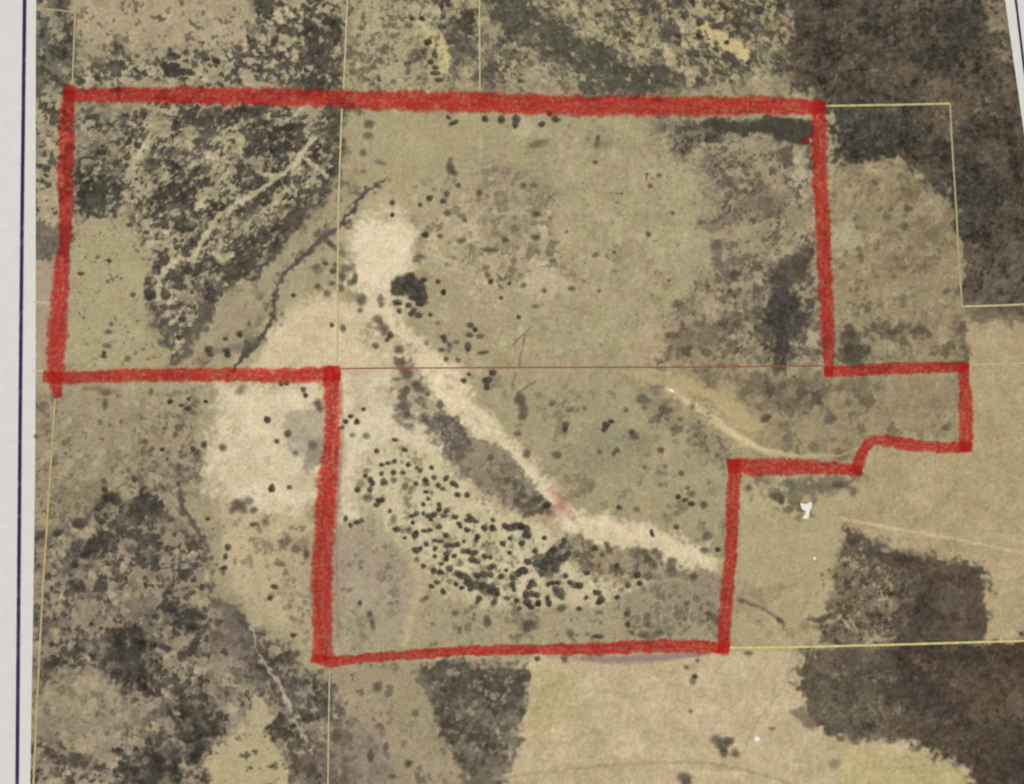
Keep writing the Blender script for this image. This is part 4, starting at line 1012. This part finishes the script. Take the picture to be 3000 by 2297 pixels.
yl([(2136, 1897), (2300, 1896), (2600, 1889), (3000, 1877), (edge_at(*re, 1869) - 4, 1869)], (222, 206, 140), 7.5)
yl([(1000, 1080), (1300, 1078), (1550, 1077), (2000, 1076), (2412, 1072)], (160, 96, 72), 5, .72)

# ------------------------------------------------------------------ red marker outline
outline = bpy.data.objects.new('marker_outline', None)
col.objects.link(outline)
outline.empty_display_size = .01
outline.parent = root
outline['label'] = 'thick red felt marker line drawn round the parcel'
RED = (214, 62, 60)
def stroke(pts, widths, seed):
    s = np.array(pts, float)
    def vary(t, X, Y, c):
        nr, nt = X.shape
        tone = vnoise(t[None, :] / 110 + seed, np.arange(nr)[:, None] * .35 + seed, 31) * 34 + vnoise(t[None, :] / 34, np.arange(nr)[:, None] * .8 + seed, 32) * 14 + vnoise(t[None, :] / 8, np.arange(nr)[:, None] * .9 + seed, 34) * 8
        rgbv = np.array(RED)[None, None] + np.stack([tone, tone * .55, tone * .5], -1)
        c[..., :3] = ink(np.clip(rgbv, 5, 250))
        cov = .97 + vnoise(t[None, :] / 80, np.arange(nr)[:, None] * .5 + seed, 33) * .36 + vnoise(t[None, :] / 8, np.arange(nr)[:, None] * .4 + seed, 35) * .22
        c[..., 3] *= np.clip(cov, .3, 1)
        return c
    strip_obj('marker_stroke', pts, widths, M_MARK, outline, RED, 'mark', seg=3.5, rag=.2, seed=seed, vary=vary,
              alpha=(0, .5, .85, .93, .96, .97, .88, .95, .97, .96, .93, .85, .5, 0))

stroke([(186, 281), (219, 280), (400, 279), (547, 280), (800, 284), (1000, 290), (1150, 297), (1300, 298), (1500, 304), (1680, 311), (1800, 310), (2000, 312), (2230, 309), (2310, 312), (2420, 314)],
       [46, 46, 52, 60, 58, 60, 66, 68, 68, 70, 66, 66, 64, 58, 44], 1)
stroke([(205, 248), (202, 290), (196, 365), (192, 474), (192, 600), (194, 659), (190, 725), (181, 769), (175, 878), (167, 988), (161, 1060), (164, 1110), (168, 1166)],
       [40, 50, 50, 52, 54, 46, 36, 54, 62, 64, 62, 56, 28], 2)
stroke([(126, 1102), (180, 1108), (219, 1107), (365, 1100), (547, 1099), (693, 1098), (800, 1101), (896, 1100), (998, 1095)],
       [40, 44, 40, 44, 46, 46, 48, 52, 52], 3)
stroke([(970, 1072), (970, 1100), (974, 1209), (973, 1282), (966, 1355), (958, 1428), (953, 1501), (948, 1574), (944, 1647), (944, 1700), (945, 1806), (945, 1880), (943, 1938)],
       [56, 58, 52, 54, 62, 72, 70, 70, 70, 70, 68, 66, 64], 4)
stroke([(912, 1925), (960, 1940), (1010, 1935), (1078, 1928), (1224, 1916), (1333, 1908), (1500, 1903), (1609, 1902), (1755, 1901), (1865, 1896), (2010, 1892), (2080, 1896), (2136, 1902)],
       [34, 38, 34, 30, 34, 34, 34, 36, 42, 44, 46, 44, 42], 5)
stroke([(2152, 1345), (2150, 1392), (2147, 1465), (2143, 1574), (2138, 1660), (2133, 1700), (2126, 1770), (2121, 1830), (2117, 1912)],
       [44, 46, 44, 42, 44, 42, 46, 46, 42], 6)
stroke([(2130, 1368), (2160, 1362), (2200, 1370), (2309, 1367), (2419, 1371), (2503, 1377), (2526, 1380)],
       [50, 50, 60, 58, 42, 42, 34], 7)
stroke([(2500, 1386), (2512, 1358), (2522, 1332), (2536, 1302), (2562, 1287), (2601, 1295), (2710, 1306), (2780, 1312), (2848, 1308)],
       [36, 42, 42, 42, 40, 42, 40, 38, 34], 8)
stroke([(2824, 1066), (2823, 1100), (2829, 1191), (2828, 1282), (2827, 1324)], [34, 38, 48, 50, 44], 9)
stroke([(2413, 1088), (2455, 1089), (2601, 1080), (2747, 1077), (2838, 1075)], [34, 38, 40, 38, 34], 10)
stroke([(2398, 296), (2400, 365), (2400, 474), (2404, 575), (2410, 659), (2414, 769), (2420, 878), (2424, 988), (2427, 1060), (2430, 1104)],
       [40, 50, 54, 54, 50, 48, 48, 44, 36, 26], 11)
stroke([(2350, 412), (2360, 413), (2370, 410)], [20, 24, 18], 12)
# light printed line showing through the marker along the top
yl([(400, 294), (800, 297), (1100, 299), (1500, 300), (2000, 305), (2300, 309), (2412, 311)], (226, 150, 122), 4.5, .5)

# ------------------------------------------------------------------ faint marker smudges
def smudge(pts, w, rgb, a, seed, name='marker_smudge'):
    strip_obj(name, pts, w, M_FAINT, root, rgb, 'mark', seg=5, rag=.2, seed=seed, alpha=(0, a * .5, a, a, a * .5, 0))
smudge([(1612, 1425), (1640, 1475), (1660, 1500), (1685, 1522)], [34, 44, 40, 26], (206, 140, 130), .42, 21, 'pink_cross')
smudge([(1690, 1440), (1655, 1470), (1620, 1500), (1585, 1530)], [30, 42, 40, 40], (186, 140, 136), .5, 22, 'pink_cross')
smudge([(1700, 1928), (1780, 1936), (1860, 1932), (1960, 1926), (2080, 1914)], [18, 30, 32, 30, 16], (172, 150, 160), .8, 23)
smudge([(240, 1138), (300, 1142), (340, 1148)], [20, 34, 22], (170, 126, 116), .5, 24)
smudge([(1000, 1120), (1003, 1300), (985, 1500), (985, 1700), (990, 1880)], [14, 14, 16, 18, 18], (196, 172, 158), .5, 25)
